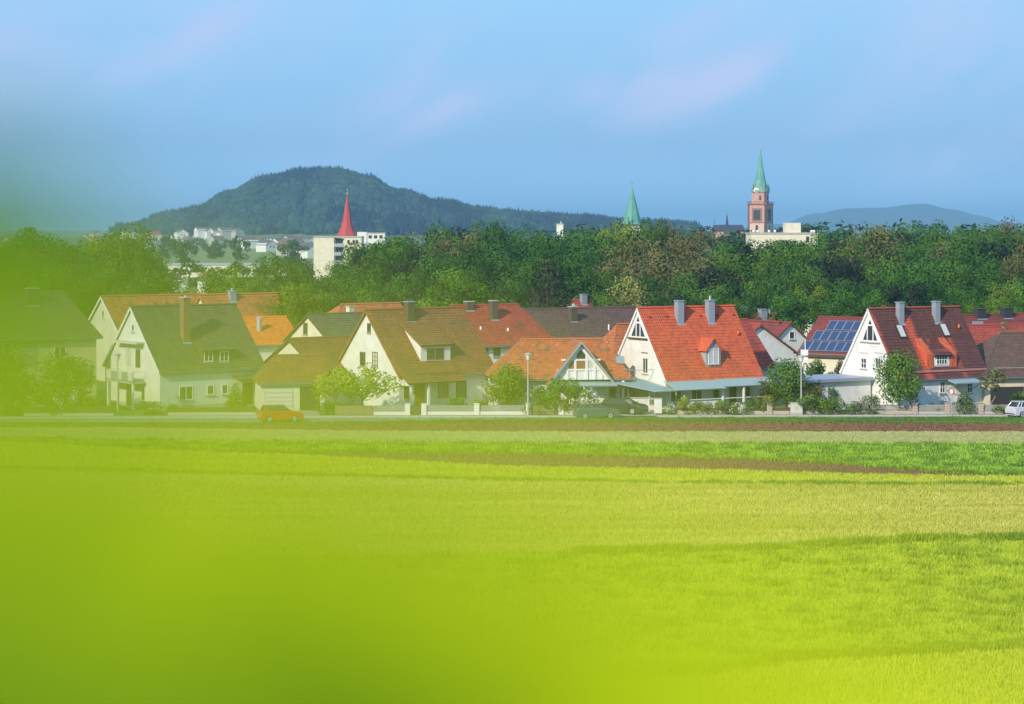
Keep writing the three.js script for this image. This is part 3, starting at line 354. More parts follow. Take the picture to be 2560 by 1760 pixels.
  part(h.g, 'flat_wing', bx(-6.5, -.3, 0, 2.75, -8.6, -3.6), M.coolwhite); part(h.g, 'flat_wing_roof', bx(-10.2, -.28, 2.753, 3.05, -9, -3.2), M.zinc);
}
{ const h = house('hip_roof_house', 'cream bungalow with brown hipped roof at the right picture edge', { x: X(2462, 213), d: 213, rot: 14, L: 16, W: 11, he: 3.2, hr: 6.9, wall: M.warm, roof: M.tUmber, fine: 1, hipL: 4.5, hipR: 4.5 }); part(h.g, 'garage_door', bx(.6, 4.2, 0, 1.9, .003, .05), M.dark); win(h, 7, 1.6, 1.5, 1.2, { cols: 2 }); part(h.g, 'snow_guard', bx(1, 12, 3.75, 3.8, -.1, -.05), M.steel); }
{ const h = house('hip_roof_house', 'cream two-storey house with dark green-grey roof at the left picture edge', { x: -56.4, d: 205.6, rot: 30, L: 17.5, W: 13, he: 7.06, hr: 11.1, wall: M.yellow, roof: M.tDark, fine: 1, hipR: 1.2, hipL: 1.2 }); const z = -4.8; chimney(h, h.at(80, z), z, 1.1, .9, h.up(80, 722, z), M.darkbrick); part(h.g, 'shutter_door', bx(h.at(72) - .85, h.at(72) + .85, h.up(72, 920), h.up(72, 855), .003, .05), M.fencegrey); win(h, h.at(8), h.up(8, 875), 1.6, 1.3, { cols: 2 }); win(h, h.at(150), h.up(150, 880), 1.2, 1.2, { cols: 2 }); win(h, h.at(120), 1.8, 1.3, 1.3, { cols: 2 }); }

// ---------- second and third row ----------
const roofHouse = (label, px, d, ey, ry, px1, o = {}) => { // a house known by its near corner, eave row, ridge row and far end
  const rot = o.rot ?? 30, s = Math.sin(rot * Math.PI / 180), c = Math.cos(rot * Math.PI / 180), W = o.W ?? 10, x = X(px, d), q = (px1 - 1280) / F, L = (q * d - x) / (c - q * s);
  return house(o.name ?? 'gabled_house', label, { x, d, rot, L, W, he: Y(ey, d), hr: Y(ry, d + W / 2 * c), wall: M.white, roof: M.tRed, course: .5, ov: .4, ...o });
};
{ const h = roofHouse('long rust-brown roof with a small cream gable end at the back left', 300, 245, 830, 742, 545, { rot: 38, W: 8.5, roof: M.tRust, wall: M.cream, verge: M.frame }); win(h, h.gz(258), h.gy(258, 785), .5, .9, { face: 1 }); for (const px of [388, 416]) part(h.g, 'roof_vent', cyl(.16, .14, .45, h.at(px, -3), h.roofY(-3) - .05, -3, 8), M.darkbrick); part(h.g, 'side_chimney', bx(-1.1, -.4, 0, h.gy(238, 782), -9.5, -8.8), M.brick); }
{ const h = roofHouse('rust-brown roof with one roof window behind the bright orange roof', 552, 250, 842, 738, 765, { rot: 38, W: 9, roof: M.tRust, wall: M.cream, verge: M.tRust }); skylight(h, h.at(706, -2.7), -2.7, .8, 1.3, M.glass); chimney(h, h.at(580, -4), -4, .8, .7, 10.1, M.zinc, { cap: M.zinc, pot: .3 }); }
{ const h = roofHouse('bright orange roof with a short steel flue beside the grey-roofed house', 556, 236, 861, 797, 752, { rot: 30, W: 9, roof: M.tBright, wall: M.white }); const z = -2.2, x = h.at(648, z); part(h.g, 'flue', cyl(.3, .3, 1.5, x, h.roofY(z) - .2, z, 12), M.steel); part(h.g, 'flue_cap', cyl(.36, .2, .2, x, h.roofY(z) + 1.35, z, 12), M.steel); }
{ const h = roofHouse('umber-brown roof just left of the chimney cluster in the back row', 765, 270, 840, 740, 850, { roof: M.tBrown, W: 10 }); }
{ const h = roofHouse('dark red low roof with two grey chimneys in the back row', 835, 285, 830, 753, 985, { roof: M.tMaroon, W: 10 }); for (const px of [893, 937]) chimney(h, h.at(px, -4), -4, .9, .8, h.up(px, 739, -4), M.zinc, { cap: M.zinc }); chimney(h, h.at(865, -1.5), -1.5, .7, .6, h.up(865, 772, -1.5), M.cream); }
{ const h = roofHouse('wine-red roof with two grey box dormers behind the brown house', 1000, 300, 800, 735, 1135, { roof: M.tMaroon, W: 10, course: .6 }); for (const px of [1040, 1098]) { const z = -1.2, x = h.at(px, z); part(h.g, 'box_dormer', bx(x - .9, x + .9, h.roofY(z) - 1, h.roofY(z) + 1.0, z - 2.4, z), M.zinc); part(h.g, 'dormer_lid', bx(x - 1.05, x + 1.05, h.roofY(z) + 1.003, h.roofY(z) + 1.12, z - 2.4, z + .2), M.steel); } for (const px of [1041, 1076]) part(h.g, 'satellite_dish', new THREE.SphereGeometry(.4, 10, 6, 0, 6.283, 0, .9), M.frame, [h.at(px, -4.6), h.hr + .5, -4.6], [1.2, 0, .3]); }
{ const h = roofHouse('white house with brick-orange hipped roof and tall dark chimney behind the brown house', 1195, 229, 860, 765, 1387, { W: 11, roof: M.tRed, wall: M.white, hipR: 1.5, name: 'hip_roof_house', course: .4 }); for (const [px, py, z] of [[1234, 753, -3.6], [1172, 755, -5]]) chimney(h, h.at(px, z), z, .75, .75, h.up(px, py, z), M.darkbrick); for (const px of [1212, 1242]) win(h, h.at(px), h.up(px, 878), .85, 1.1, { fr: M.brown }); for (const [px, z] of [[1202, -2], [1270, -1.7]]) part(h.g, 'roof_vent', cyl(.13, .1, .35, h.at(px, z), h.roofY(z), z, 8), M.frame); }
{ const h = roofHouse('long dark brown roof with one dark chimney right of the brick-orange roof', 1290, 240, 850, 776, 1650, { W: 11, roof: M.tUmber, wall: M.white, course: .36 }); const z = -3.2; chimney(h, h.at(1432, z), z, .8, .7, h.up(1432, 768, z), M.darkbrick, { pot: .3 }); part(h.g, 'vent_pipe', cyl(.1, .1, .7, h.at(1522, -1.2), h.roofY(-1.2), -1.2, 8), M.frame); }
for (const [px, d, ry, px1, t, lab] of [[1478, 300, 751, 1512, 'tRed', 'bit of red roof seen left of the pale olive tree'], [1560, 310, 752, 1810, 'tRed', 'red ridge showing just above the orange roof']]) { const h = roofHouse(lab, px, d, ry + 70, ry, px1, { roof: M[t], W: 9, course: .6 }); chimney(h, h.L * .55, -4, .8, .7, h.hr + .8, M.zinc, { cap: M.zinc }); }
{ const h = roofHouse('white-gabled red house turned sideways behind the orange house', 1984, 235, 876, 813, 1930, { rot: 120, W: 9 }); }
{ // its neighbour and the other red roofs of the right-hand back row
  const a = house('gabled_house', 'small white gable with one window beside the solar roof', { x: X(2020, 250), d: 250, rot: 122, L: 8, W: 5.2, he: Y(850, 250), hr: Y(808, 248), wall: M.white, roof: M.tMaroon, course: .5 }); win(a, -2.4, Y(838, 249), .8, .9, { face: 1 }); part(a.g, 'satellite_dish', new THREE.SphereGeometry(.45, 10, 6, 0, 6.283, 0, .9), M.zinc, [.6, 8.0, -5.6], [1.3, 0, .5]);
  const h = roofHouse('red side roof dropping behind the right end of the orange house', 1905, 222, 912, 800, 1932, { roof: M.tRed, W: 9.5 });
  for (const [px, d, ry, px1, t, lab] of [[1862, 268, 788, 1990, 'tRed', 'red back-row roof with grey chimney near the orange house'], [1965, 280, 787, 2105, 'tMaroon', 'dull red back-row roof above the solar roof'], [2085, 272, 787, 2230, 'tMaroon', 'dull red back-row roof left of the streaked roof']]) { const q = roofHouse(lab, px, d, ry + 66, ry, px1, { roof: M[t], W: 9 }); chimney(q, q.L * .3, -3.8, .9, .8, q.hr + .9, M.zinc, { cap: M.zinc, pot: .3 }); if (px < 1900) chimney(q, q.L * .7, -3.8, .9, .8, q.hr + .6, M.zinc, { cap: M.zinc }); }
  const b = roofHouse('dark red long roof with dark chimneys behind the streaked roof at the right', 2400, 242, 850, 791, 2760, { roof: M.tMaroon, W: 9 }); for (const px of [2450, 2515]) chimney(b, b.at(px, -4), -4, 1.2, .8, b.hr + .7, M.blackmetal, { cap: M.blackmetal }); part(b.g, 'roof_ladder', bx(b.at(2445, -2.5) - .8, b.at(2445, -2.5) + .8, b.roofY(-2.5), b.roofY(-2.5) + .5, -2.6, -2.5), M.steel);
  roofHouse('orange-red roof between the streaked roof and the brown hipped roof', 2420, 226, 892, 816, 2720, { roof: M.tRed, W: 10, rot: 22 });
}
{ // the solar house: rows of dark blue panels
  const h = house('solar_house', 'cream house whose roof carries rows of dark blue solar panels', { x: X(2001, 240), d: 240, rot: -33, L: 11, W: 10.6, he: 3.95, hr: 7.5, wall: M.cream, roof: M.tMaroon, course: .45, ov: .35 });
  const pv = new THREE.MeshPhysicalMaterial({ color: lin(.022, .05, .12), roughness: .18, clearcoat: .5 }), al = M.steel, p = onRoof(h, 0);
  const panel = (x, t, w, l) => { const f = part(h.g, 'solar_panel', slab(p(x, t, .2), p(x + w, t, .2), p(x + w, t + l, .2), p(x, t + l, .2), .05), al); part(f, 'panel_face', slab(p(x + .045, t + .045, .206), p(x + w - .045, t + .045, .206), p(x + w - .045, t + l - .045, .206), p(x + .045, t + l - .045, .206), .005), pv); };
  for (let i = 0; i < 10; i++) panel(.05 + i * 1.0, -.1, .97, 1.75); for (let i = 0; i < 10; i++) if (i !== 6) panel(.6 + i * 1.0 + (i > 6 ? -.4 : 0), 1.85, .97, 1.75); for (let i = 0; i < 9; i++) if (i !== 5) panel(1.6 + i * 1.0, 3.8, .97, 1.75);
  win(h, 2, 1.8, 1.1, 1.1); part(h.g, 'fascia', bx(-.3, 11.3, 3.35, 3.62, .3, .42), M.brown);
}
// ---------- big buildings farther off ----------
{ const d = 700, x = X(784, d), g = thing('apartment_block', 'white flat-roofed apartment block standing below the red spire', 'building', x, 0, -d); const Hh = Y(594, d); part(g, 'wall', [bx(0, 6.6, -1, Hh, -12, 0), bx(6.6, 9.9, -1, Hh - .3, -12, -1.3), bx(9.9, 15.5, -1, Hh, -12, 0)], M.cream); part(g, 'roof_edge', bx(-.15, 15.65, Hh + .003, Hh + .4, -12.2, .2), M.concrete); for (let i = 0; i < 5; i++) { const b = part(g, 'balcony', bx(6.603, 9.897, Hh - 3 - i * 2.8, Hh - 1.9 - i * 2.8, -1.1, .1), M.zinc); part(b, 'balcony_door', bx(7.2, 9.4, Hh - 1.85 - i * 2.8, Hh - .45 - i * 2.8, -1.28, -1.2), M.glass); for (const q of [10.9, 12.6, 13.6]) { const w = part(g, 'window', bx(q, q + .8, Hh - 1.9 - i * 2.8, Hh - .8 - i * 2.8, .003, .06), M.brown); part(w, 'pane', bx(q + .1, q + .7, Hh - 1.8 - i * 2.8, Hh - .9 - i * 2.8, .063, .08), M.glass); } } }
{ const d = 800, g = thing('flat_building', 'white flat-roofed building peeping out right of the red spire', 'building', X(893, d), 0, -d), t = Y(580, d); part(g, 'wall', [bx(0, 3.5, -1, t, -8, 0), bx(3.5, 10.2, -1, t - .6, -8, -.4)], M.white); part(g, 'roof_edge', bx(3.5, 10.4, t - .597, t - .3, -8, -.2), M.pink); for (let i = 0; i < 3; i++) part(g, 'window', bx(4.2 + i * 2, 5.4 + i * 2, t - 2.4, t - 1.2, -.397, -.34), M.glass); }
{ const d = 770, g = thing('long_hall', 'long low white hall among the trees on the left', 'building', X(420, d), 0, -d), t = Y(663, d); part(g, 'wall', bx(0, 44, -1, t, -14, 0), M.cream); part(g, 'roof_edge', bx(-.3, 44.3, t + .003, t + .6, -14.3, .3), M.zinc); for (let i = 0; i < 13; i++) part(g, 'window', bx(1.5 + i * 3.2, 3.6 + i * 3.2, t - 2.6, t - 1.4, .003, .06), M.glass); }
{ const d = 520, g = thing('flat_building', 'cream flat-roofed building with rooftop hut right of the church tower', 'building', X(1878, d), 0, -d), t = Y(585, d); part(g, 'wall', bx(0, 16, -1, t, -12, 0), M.cream); part(g, 'roof_edge', bx(-.2, 16.2, t + .003, t + .35, -12.2, .2), M.concrete); part(g, 'rooftop_hut', bx(8.4, 12.1, t + .353, Y(557, d), -6, -1), M.cream); for (const q of [.6, 1.6, 4.4, 5.8, 14.6, 15.2]) part(g, 'roof_vent', new THREE.SphereGeometry(.34, 8, 6), M.frame, [q, t + .65, -.6]); part(g, 'door', bx(13.2, 13.9, t - 2, t - .6, .063, .1), M.dark); }
{ const d = 610, g = thing('flat_building', 'small white building corner above the wood between the two spires', 'building', X(1392, d), 0, -d), t = Y(562, d); part(g, 'wall', bx(0, 1.8, -1, t, -4, 0), M.white); part(g, 'roof_edge', bx(-.1, 1.9, t + .003, t + .3, -4, .1), M.pink); part(g, 'chimney', bx(1, 1.4, t + .303, t + 1, -2, -1.5), M.concrete); }
// ---------- churches ----------
const copper = mat(0xffffff, .7, { map: noisy(9, sr(70, 138, 126), sr(104, 162, 142), 63) }), redCopper = mat(0xffffff, .75, { map: noisy(6, sr(172, 66, 62), sr(190, 82, 74), 64) }), sandstone = mat(0xffffff, .9, { map: noisy(7, sr(176, 132, 116), sr(204, 160, 140), 65) }), sandDark = mat(0xffffff, .9, { map: noisy(5, sr(128, 92, 82), sr(152, 112, 98), 66) }), slate = mat(lin(.05, .045, .07), .8), gold = mat(lin(.75, .55, .2), .35, { metalness: .8 });
function pyramid(pts, n, turn) { const g = new THREE.LatheGeometry(pts.map(p => new THREE.Vector2(...p)), n); g.rotateY(turn); const q = g.toNonIndexed(); q.computeVertexNormals(); return q; }
{ const d = 900, g = thing('red_church_spire', 'slender flared red church spire with a gold cross', 'church', X(868, d), 0, -d, .35), b = Y(590, d), t = Y(486, d); part(g, 'tower', bx(-2.7, 2.7, 0, b + .6, -2.7, 2.7), M.white); part(g, 'spire', pyramid([[4.5, b], [3.3, b + 1.8], [2.5, b + 4], [1.9, b + 6.5], [.05, t]], 8, .39), redCopper); part(g, 'orb', new THREE.SphereGeometry(.45, 10, 8), gold, [0, t + .3, 0]); part(g, 'cross', [bx(-.12, .12, t + .6, t + 2.6, -.08, .08), bx(-.6, .6, t + 1.7, t + 1.95, -.079, .079)], gold); for (const s of [-1, 1]) part(g, 'belfry_louvre', bx(-.8, .8, b - 4, b - 1, s > 0 ? 2.703 : -2.78, s > 0 ? 2.78 : -2.703), M.brown); }
{ const d = 1200, g = thing('green_church_spire', 'pointed green copper spire rising behind the wood', 'church', X(1580, d), 0, -d, .3), b = Y(560, d), t = Y(466, d); part(g, 'tower', bx(-3.6, 3.6, 0, b + .3, -3.6, 3.6), M.white); part(g, 'spire', pyramid([[5.6, b], [4.9, b + 1], [.06, t]], 8, .39), copper); part(g, 'spire_rib', [0, 1, 2, 3, 4, 5, 6, 7].map(i => { const a = i * Math.PI / 4 + .39; return rod(V(Math.sin(a) * 4.95, b + 1, Math.cos(a) * 4.95), V(0, t, 0), .14, .06); }), copper); part(g, 'cross', [bx(-.15, .15, t, t + 2.6, -.1, .1), bx(-.7, .7, t + 1.5, t + 1.8, -.099, .099)], gold); }
{ // the tall sandstone tower
  const d = 1400, g = thing('church_tower', 'tall pinkish sandstone church tower with green spire and clock', 'church', X(1901, d), 0, -d, -28 * Math.PI / 180), w = 6.1, y1 = Y(509, d), y2 = Y(482, d), ys = Y(372, d), v = 4.2;
  part(g, 'shaft', bx(-w, w, 0, y1 - .6, -w, w), sandstone); part(g, 'gallery', [bx(-w - .8, w + .8, y1 - .6, y1, -w - .8, w + .8)], sandDark);
  for (let s = 0; s < 4; s++) for (const q of [-1, 1]) { const c = part(g, 'gallery_rail', [bx(-w - .8, w + .8, y1 + 1.0, y1 + 1.2, w + .55, w + .75)], sandDark); c.rotation.y = s * Math.PI / 2; if (q > 0) break; }
  for (let s = 0; s < 4; s++) for (let i = 0; i < 9; i++) { const c = part(g, 'baluster', bx(-w - .7 + i * 1.66, -w - .4 + i * 1.66, y1 + .003, y1 + .997, w + .58, w + .72), sandDark); c.rotation.y = s * Math.PI / 2; }
  for (let s = 0; s < 4; s++) { const r = s * Math.PI / 2; for (const [nm, geo, m] of [['belfry_surround', bx(-3.4, 3.4, y1 - 11.5, y1 - 3, w + .003, w + .25), sandDark], ['belfry_louvre', bx(-2.3, 2.3, y1 - 10.5, y1 - 4.2, w + .253, w + .35), M.dark], ['string_course', bx(-w - .2, w + .2, y1 - 12.6, y1 - 12.0, w + .003, w + .35), sandDark], ['plaster_field', bx(-w + 1.3, w - 1.3, 2, y1 - 12.7, w + .003, w + .1), M.pink], ['slit_window', bx(-.9, .9, y1 - 19, y1 - 14, w + .103, w + .2), M.dark], ['upper_window', bx(.9, 2.2, y1 + 2.2, y1 + 5.2, v + .003, v + .15), M.dark]]) { const c = part(g, nm, geo, m); c.rotation.y = r; } for (const q of [-1, 1]) { const c = part(g, 'corner_quoin', bx(q > 0 ? w - 1 : -w - .15, q > 0 ? w + .15 : -w + 1, 0, y1 - .603, w - .9, w + .15), sandDark); c.rotation.y = r; } }
  part(g, 'upper_stage', bx(-v, v, y1 + .003, y2, -v, v), sandstone); part(g, 'upper_cornice', bx(-v - .4, v + .4, y2 + .003, y2 + .5, -v - .4, v + .4), sandDark);
  part(g, 'spire', pyramid([[5.2, y2 + .5], [4.5, y2 + 4], [3.2, y2 + 9], [1.5, y2 + 18], [.08, ys]], 8, .393), copper);
  for (let s = 0; s < 4; s++) for (const q of [-1, 1]) { const a = s * Math.PI / 2, c = part(g, 'gable', exZ([[q * 2 - 1.5, y2 + .5], [q * 2 + 1.5, y2 + .5], [q * 2, y2 + 4.6]], v - 1.6, v + .15), sandstone); c.rotation.y = a; const f = part(g, 'gable_roof', exZ([[q * 2 - 1.8, y2 + .5], [q * 2, y2 + 5.4], [q * 2, y2 + 4.7], [q * 2 - 1.5, y2 + .5]], v - 2.6, v + .1), copper); f.rotation.y = a; }
  for (let s = 0; s < 4; s++) { const p = part(g, 'pinnacle', pyramid([[.9, y2 + .5], [.8, y2 + 2.4], [.02, y2 + 6.5]], 6, 0), copper); const a = Math.PI / 4 + s * Math.PI / 2; p.position.set(Math.sin(a) * 5.6, 0, Math.cos(a) * 5.6); }
  for (let s = 0; s < 4; s++) { const c = part(g, 'clock_face', new THREE.CylinderGeometry(1.75, 1.75, .16, 28).rotateX(Math.PI / 2), M.frame, null, [0, s * Math.PI / 2, 0]); c.position.set(Math.sin(s * Math.PI / 2) * (v + .3) + Math.cos(s * Math.PI / 2) * -.9, y2 + 1.4, Math.cos(s * Math.PI / 2) * (v + .3) + Math.sin(s * Math.PI / 2) * .9); part(c, 'dial', new THREE.CylinderGeometry(1.0, 1.0, .04, 24).rotateX(Math.PI / 2), M.zinc, [0, 0, .105]); part(c, 'clock_hand', [bx(-.08, .08, -.1, .85, .13, .16), bx(-.5, .1, -.08, .08, .131, .161)], gold); }
  part(g, 'spire_cross', [cyl(.15, .1, 2.4, 0, ys, 0, 6), bx(-.7, .7, ys + 1.3, ys + 1.6, -.09, .09)], gold); part(g, 'orb', new THREE.SphereGeometry(.5, 10, 8), gold, [0, ys, 0]);
}
{ const d = 1415, g = thing('church_nave', 'dark steep nave roof with a thin ridge turret left of the church tower', 'church', X(1790, d), 0, -d, .1); const b = Y(578, d), t = Y(562, d); part(g, 'wall', bx(0, 19, 0, b, -14, 0), sandstone); part(g, 'roof', exX([[.6, b], [-7, t], [-14.6, b]], -.3, 19.3), slate); const x = 8.7; const f = part(g, 'ridge_turret', pyramid([[1.1, t - 1], [.9, t + 2], [.05, Y(532, d)]], 6, 0), slate, [x, 0, -7]); part(f, 'turret_cross', [bx(-.1, .1, Y(532, d), Y(526, d), -.06, .06), bx(-.5, .5, Y(529, d), Y(528, d), -.059, .059)], gold); part(g, 'gable_cross', bx(.1, .35, t, t + 4, -7.1, -6.9), slate); }
// ---------- the far settlement at the foot of the hill ----------
{
  const R = rng(90), list = [[387, 598, 0], [453, 592, 1], [494, 604, 1], [503, 585, 1], [521, 587, 1], [537, 586, 1], [579, 601, 1], [620, 616, 1], [649, 614, 2], [668, 623, 1], [678, 611, 1], [711, 613, 1], [758, 610, 1], [775, 638, 1], [225, 600, 1], [320, 593, 1], [10, 615, 1], [380, 617, 2], [543, 611, 2], [562, 588, 2], [593, 589, 2], [721, 630, 2], [408, 604, 0], [635, 603, 2], [470, 612, 2], [735, 617, 2], [240, 595, 2], [693, 605, 2], [550, 590, 1], [440, 606, 1], [460, 600, 1], [515, 603, 1], [530, 598, 2], [566, 606, 1], [600, 607, 1], [610, 600, 1], [635, 611, 1], [660, 607, 1], [690, 616, 1], [700, 620, 1], [728, 610, 1], [745, 618, 1], [770, 615, 1], [425, 697, 3], [437, 712, 3], [408, 706, 3], [392, 714, 3], [528, 694, 3]];
  const walls = [M.cream, M.white, M.concrete, M.white], roofs = [M.tRed, mat(lin(.12, .10, .09)), mat(lin(.16, .10, .08)), M.tUmber], labs = ['small red-roofed white house at the foot of the wooded hill', 'tiny white-gabled house in the far settlement below the wooded hill', 'tiny grey-roofed house in the far settlement below the wooded hill', 'small white house gable among the trees behind the left back row'], groups = ['red-roofed houses at the hill foot', 'far white-gabled houses', 'far grey-roofed houses', 'gables among the trees on the left'];
  for (const [px, py, k] of list) {
    const d = k === 3 ? 560 + R() * 60 : py < 600 ? 2290 : GD(py + 2) * (.9 + .1 * R()), base = k === 3 ? Y(py, d) - 3 : Math.max(0, Y(py, d) - .5), g = thing(k === 3 ? 'village_house' : 'far_house', labs[k], 'house', X(px, d), base, -d, (R() < .5 ? .5 : 2.1) + R() * .3, groups[k]), w = 9 + R() * 4, l = 9 + R() * 5, e = k === 3 ? 4 : 4 + R() * 1.5, t = e + 3 + R();
    if (k === 3) g.scale.set(.55, .6, .55); part(g, 'wall', exX([[w / 2, -8], [w / 2, e], [0, t - .2], [-w / 2, e], [-w / 2, -8]], -l / 2, l / 2), walls[k]); part(g, 'roof', [slab(V(-l / 2 - .3, e - .3, w / 2 + .4), V(l / 2 + .3, e - .3, w / 2 + .4), V(l / 2 + .3, t, 0), V(-l / 2 - .3, t, 0), .2), slab(V(l / 2 + .3, e - .3, -w / 2 - .4), V(-l / 2 - .3, e - .3, -w / 2 - .4), V(-l / 2 - .3, t, 0), V(l / 2 + .3, t, 0), .2)], roofs[k]);
    for (const z of [-1.5, 1.5]) part(g, 'window', bx(-l / 2 - .06, -l / 2 - .003, 1.5, 2.9, z - .5, z + .5), M.glass);
  }
}

// ---------- hills ----------
function hill(name, pts, d0, dr, d1, m, extra, rough) {
  const sil = px => { let i = 0; while (i < pts.length - 2 && px > pts[i + 1][0]) i++; const [a, b] = pts[i], [c, e] = pts[i + 1]; return mix(b, e, sm(clamp((px - a) / (c - a)))); };
  const hy = (px, d) => { const t = d < dr ? clamp((d - d0) / (dr - d0)) : clamp((d1 - d) / (d1 - dr)), r = Math.max(0, Y(sil(px), dr) - extra); return r * Math.pow(Math.sin(t * Math.PI / 2), 1.15) + (fbm(X(px, d) * .01, d * .01, 3) - .5) * rough * t; };
  const p = [], ix = [], uv = [], N = 90, K = 18, a0 = pts[0][0], a1 = pts[pts.length - 1][0]; for (let j = 0; j <= K; j++) for (let i = 0; i <= N; i++) { const d = mix(d0, d1, j / K), px = mix(a0, a1, i / N); p.push(X(px, d), hy(px, d) - .3, -d); uv.push(X(px, d), d); if (i && j) { const q = j * (N + 1) + i; ix.push(q - N - 2, q - N - 1, q, q - N - 2, q, q - 1); } }
  const g = new THREE.BufferGeometry(); g.setAttribute('position', new THREE.Float32BufferAttribute(p, 3)); g.setAttribute('uv', new THREE.Float32BufferAttribute(uv, 2)); g.setIndex(ix); g.computeVertexNormals(); struct(part(scene, name, g, m)); return hy;
}
const hillPts = [[-300, 590], [100, 580], [320, 556], [430, 522], [491, 512], [574, 473], [662, 434], [761, 417], [838, 413], [915, 430], [993, 466], [1103, 497], [1213, 514], [1324, 524], [1434, 533], [1600, 546], [2000, 575], [2600, 585]];
const hillY = hill('wooded_hill', hillPts, 2350, 3100, 3900, mat(0xffffff, .95, { map: noisy(160, sr(70, 96, 50), sr(104, 128, 66), 67) }), 13, 8);
hill('distant_hill', [[1700, 590], [1950, 560], [2040, 533], [2120, 521], [2200, 520], [2270, 511], [2310, 511], [2380, 524], [2450, 540], [2520, 558], [2700, 585]], 8600, 9600, 11000, mat(lin(.04, .075, .03), .95), 0, 14);
{ // the wood on the hill: thousands of crowns, read as one mass
  const lump = (seed, cone) => { const g = cone ? new THREE.ConeGeometry(.5, 1, 7, 3) : new THREE.IcosahedronGeometry(.5, 2), p = g.attributes.position; for (let i = 0; i < p.count; i++) { const x = p.getX(i), y = p.getY(i), z = p.getZ(i), n = 1 + (vnoise(x * 4 + seed, y * 4 + z * 5, seed) - .5) * (cone ? .5 : .75); p.setXYZ(i, x * n, cone ? y + .5 : y * .8 * n + .42, z * n); } g.computeVertexNormals(); return g; };
  const R = rng(101), kinds = [lump(1, false), lump(2, false), lump(3, true)];
  kinds.forEach((g, k) => {
    const N = k === 2 ? 4200 : 2600, m = new THREE.InstancedMesh(g, mat(0xffffff, .95), N), q = new THREE.Object3D(), c = new THREE.Color(); let n = 0, guard = 0;
    while (n < N && guard++ < 90000) { const px = mix(150, 1750, R()), d = mix(2420, 3180, R()), y = hillY(px, d); const s = fbm(px * .012 + 3, d * .004, 12, 1e6, 3), open = fbm(px * .01, d * .006, 44, 1e6, 2); if (y < 6 + 10 * open) continue; if ((k === 2) !== (s + (R() - .5) * .25 + (px > 750 ? .06 : -.05) > .5)) continue;
      const w = k === 2 ? 5.5 + R() * 3 : 9 + R() * 6, hh = k === 2 ? 11 + R() * 6 : 10 + R() * 5; q.position.set(X(px, d), y - 1.5, -d); q.rotation.y = R() * 6; q.scale.set(w, hh, w); q.updateMatrix(); m.setMatrixAt(n, q.matrix); const v = .5 + 1.0 * R() * R() + .35 * fbm(px * .02, d * .01, 61, 1e6, 2); k === 2 ? c.setRGB(.009 * v, .024 * v, .024 * v) : c.setRGB(.026 * v, .060 * v, .028 * v); m.setColorAt(n++, c); }
    m.count = n; m.name = numbered(k === 2 ? 'hill_spruce_wood' : 'hill_broadleaf_wood'); m.castShadow = m.receiveShadow = true; scene.add(m); stuff(m, ['rounded broadleaf crowns covering the far hill', 'lighter broadleaf crowns mixed into the wood of the far hill', 'dark spruce tops covering the far hill'][k], 'wood');
  });
}
// ---------- trees ----------
function leaves(seed, spots, n, leaf, c1, c2, o = {}) { // leaf faces spread over clumps [x,y,z,r]
  const R = rng(seed), P = new Float32Array(n * 18), C = new Float32Array(n * 18), Q = new Float32Array(n * 18), a = V(0, 0, 0), b = V(0, 0, 0), c = V(0, 0, 0), w = []; let tot = 0; for (const s of spots) { tot += s[3] * s[3]; w.push(tot); }
  for (let i = 0; i < n; i++) {
    const t = R() * tot; let k = 0; while (w[k] < t) k++; const s = spots[k]; const u = R() * 2 - 1, ph = R() * 6.2832, q = Math.sqrt(1 - u * u), rr = s[3] * (1 - .38 * R() * R());
    a.set(q * Math.cos(ph), u, q * Math.sin(ph)); const px = s[0] + a.x * rr, py = s[1] + a.y * rr * (o.flat ?? .85), pz = s[2] + a.z * rr;
    b.set(R() - .5, R() - .5, R() - .5).normalize().addScaledVector(a, 1.7).normalize(); c.set(R() - .5, R() - .5, R() - .5).cross(b).normalize(); const d = b.clone().cross(c), l = leaf * (.6 + .8 * R()), m = l * (.42 + .3 * R());
    const v = [[-l, 0], [0, -m], [l, 0], [0, m]].map(([e, f]) => [px + c.x * e + d.x * f, py + c.y * e + d.y * f, pz + c.z * e + d.z * f]);
    const tt = clamp(hash(k, seed, 4) * .7 + R() * .45), col = [0, 1, 2].map(j => mix(c1[j], c2[j], tt) * (.88 + .24 * R()));
    b.multiplyScalar(.4).addScaledVector(a, .6).normalize(); [0, 1, 2, 0, 2, 3].forEach((e, j) => { P.set(v[e], i * 18 + j * 3); C.set(col, i * 18 + j * 3); Q.set([b.x, b.y, b.z], i * 18 + j * 3); });
  }
  const g = new THREE.BufferGeometry(); g.setAttribute('position', new THREE.BufferAttribute(P, 3)); g.setAttribute('color', new THREE.BufferAttribute(C, 3)); g.setAttribute('normal', new THREE.BufferAttribute(Q, 3)); return g;
}
function clumps(seed, rx, ry, rz, cy, n, r0, r1, o = {}) { const R = rng(seed), s = []; while (s.length < n) { const u = mix(o.low ?? -.75, 1, R()), ph = R() * 6.2832, q = Math.sqrt(1 - u * u), f = .45 + .5 * Math.sqrt(R()), k = o.taper ? mix(1, o.taper, (u + 1) / 2) : 1; s.push([q * Math.cos(ph) * rx * f * k, cy + u * ry * f, q * Math.sin(ph) * rz * f * k, mix(r0, r1, R())]); } return s; }
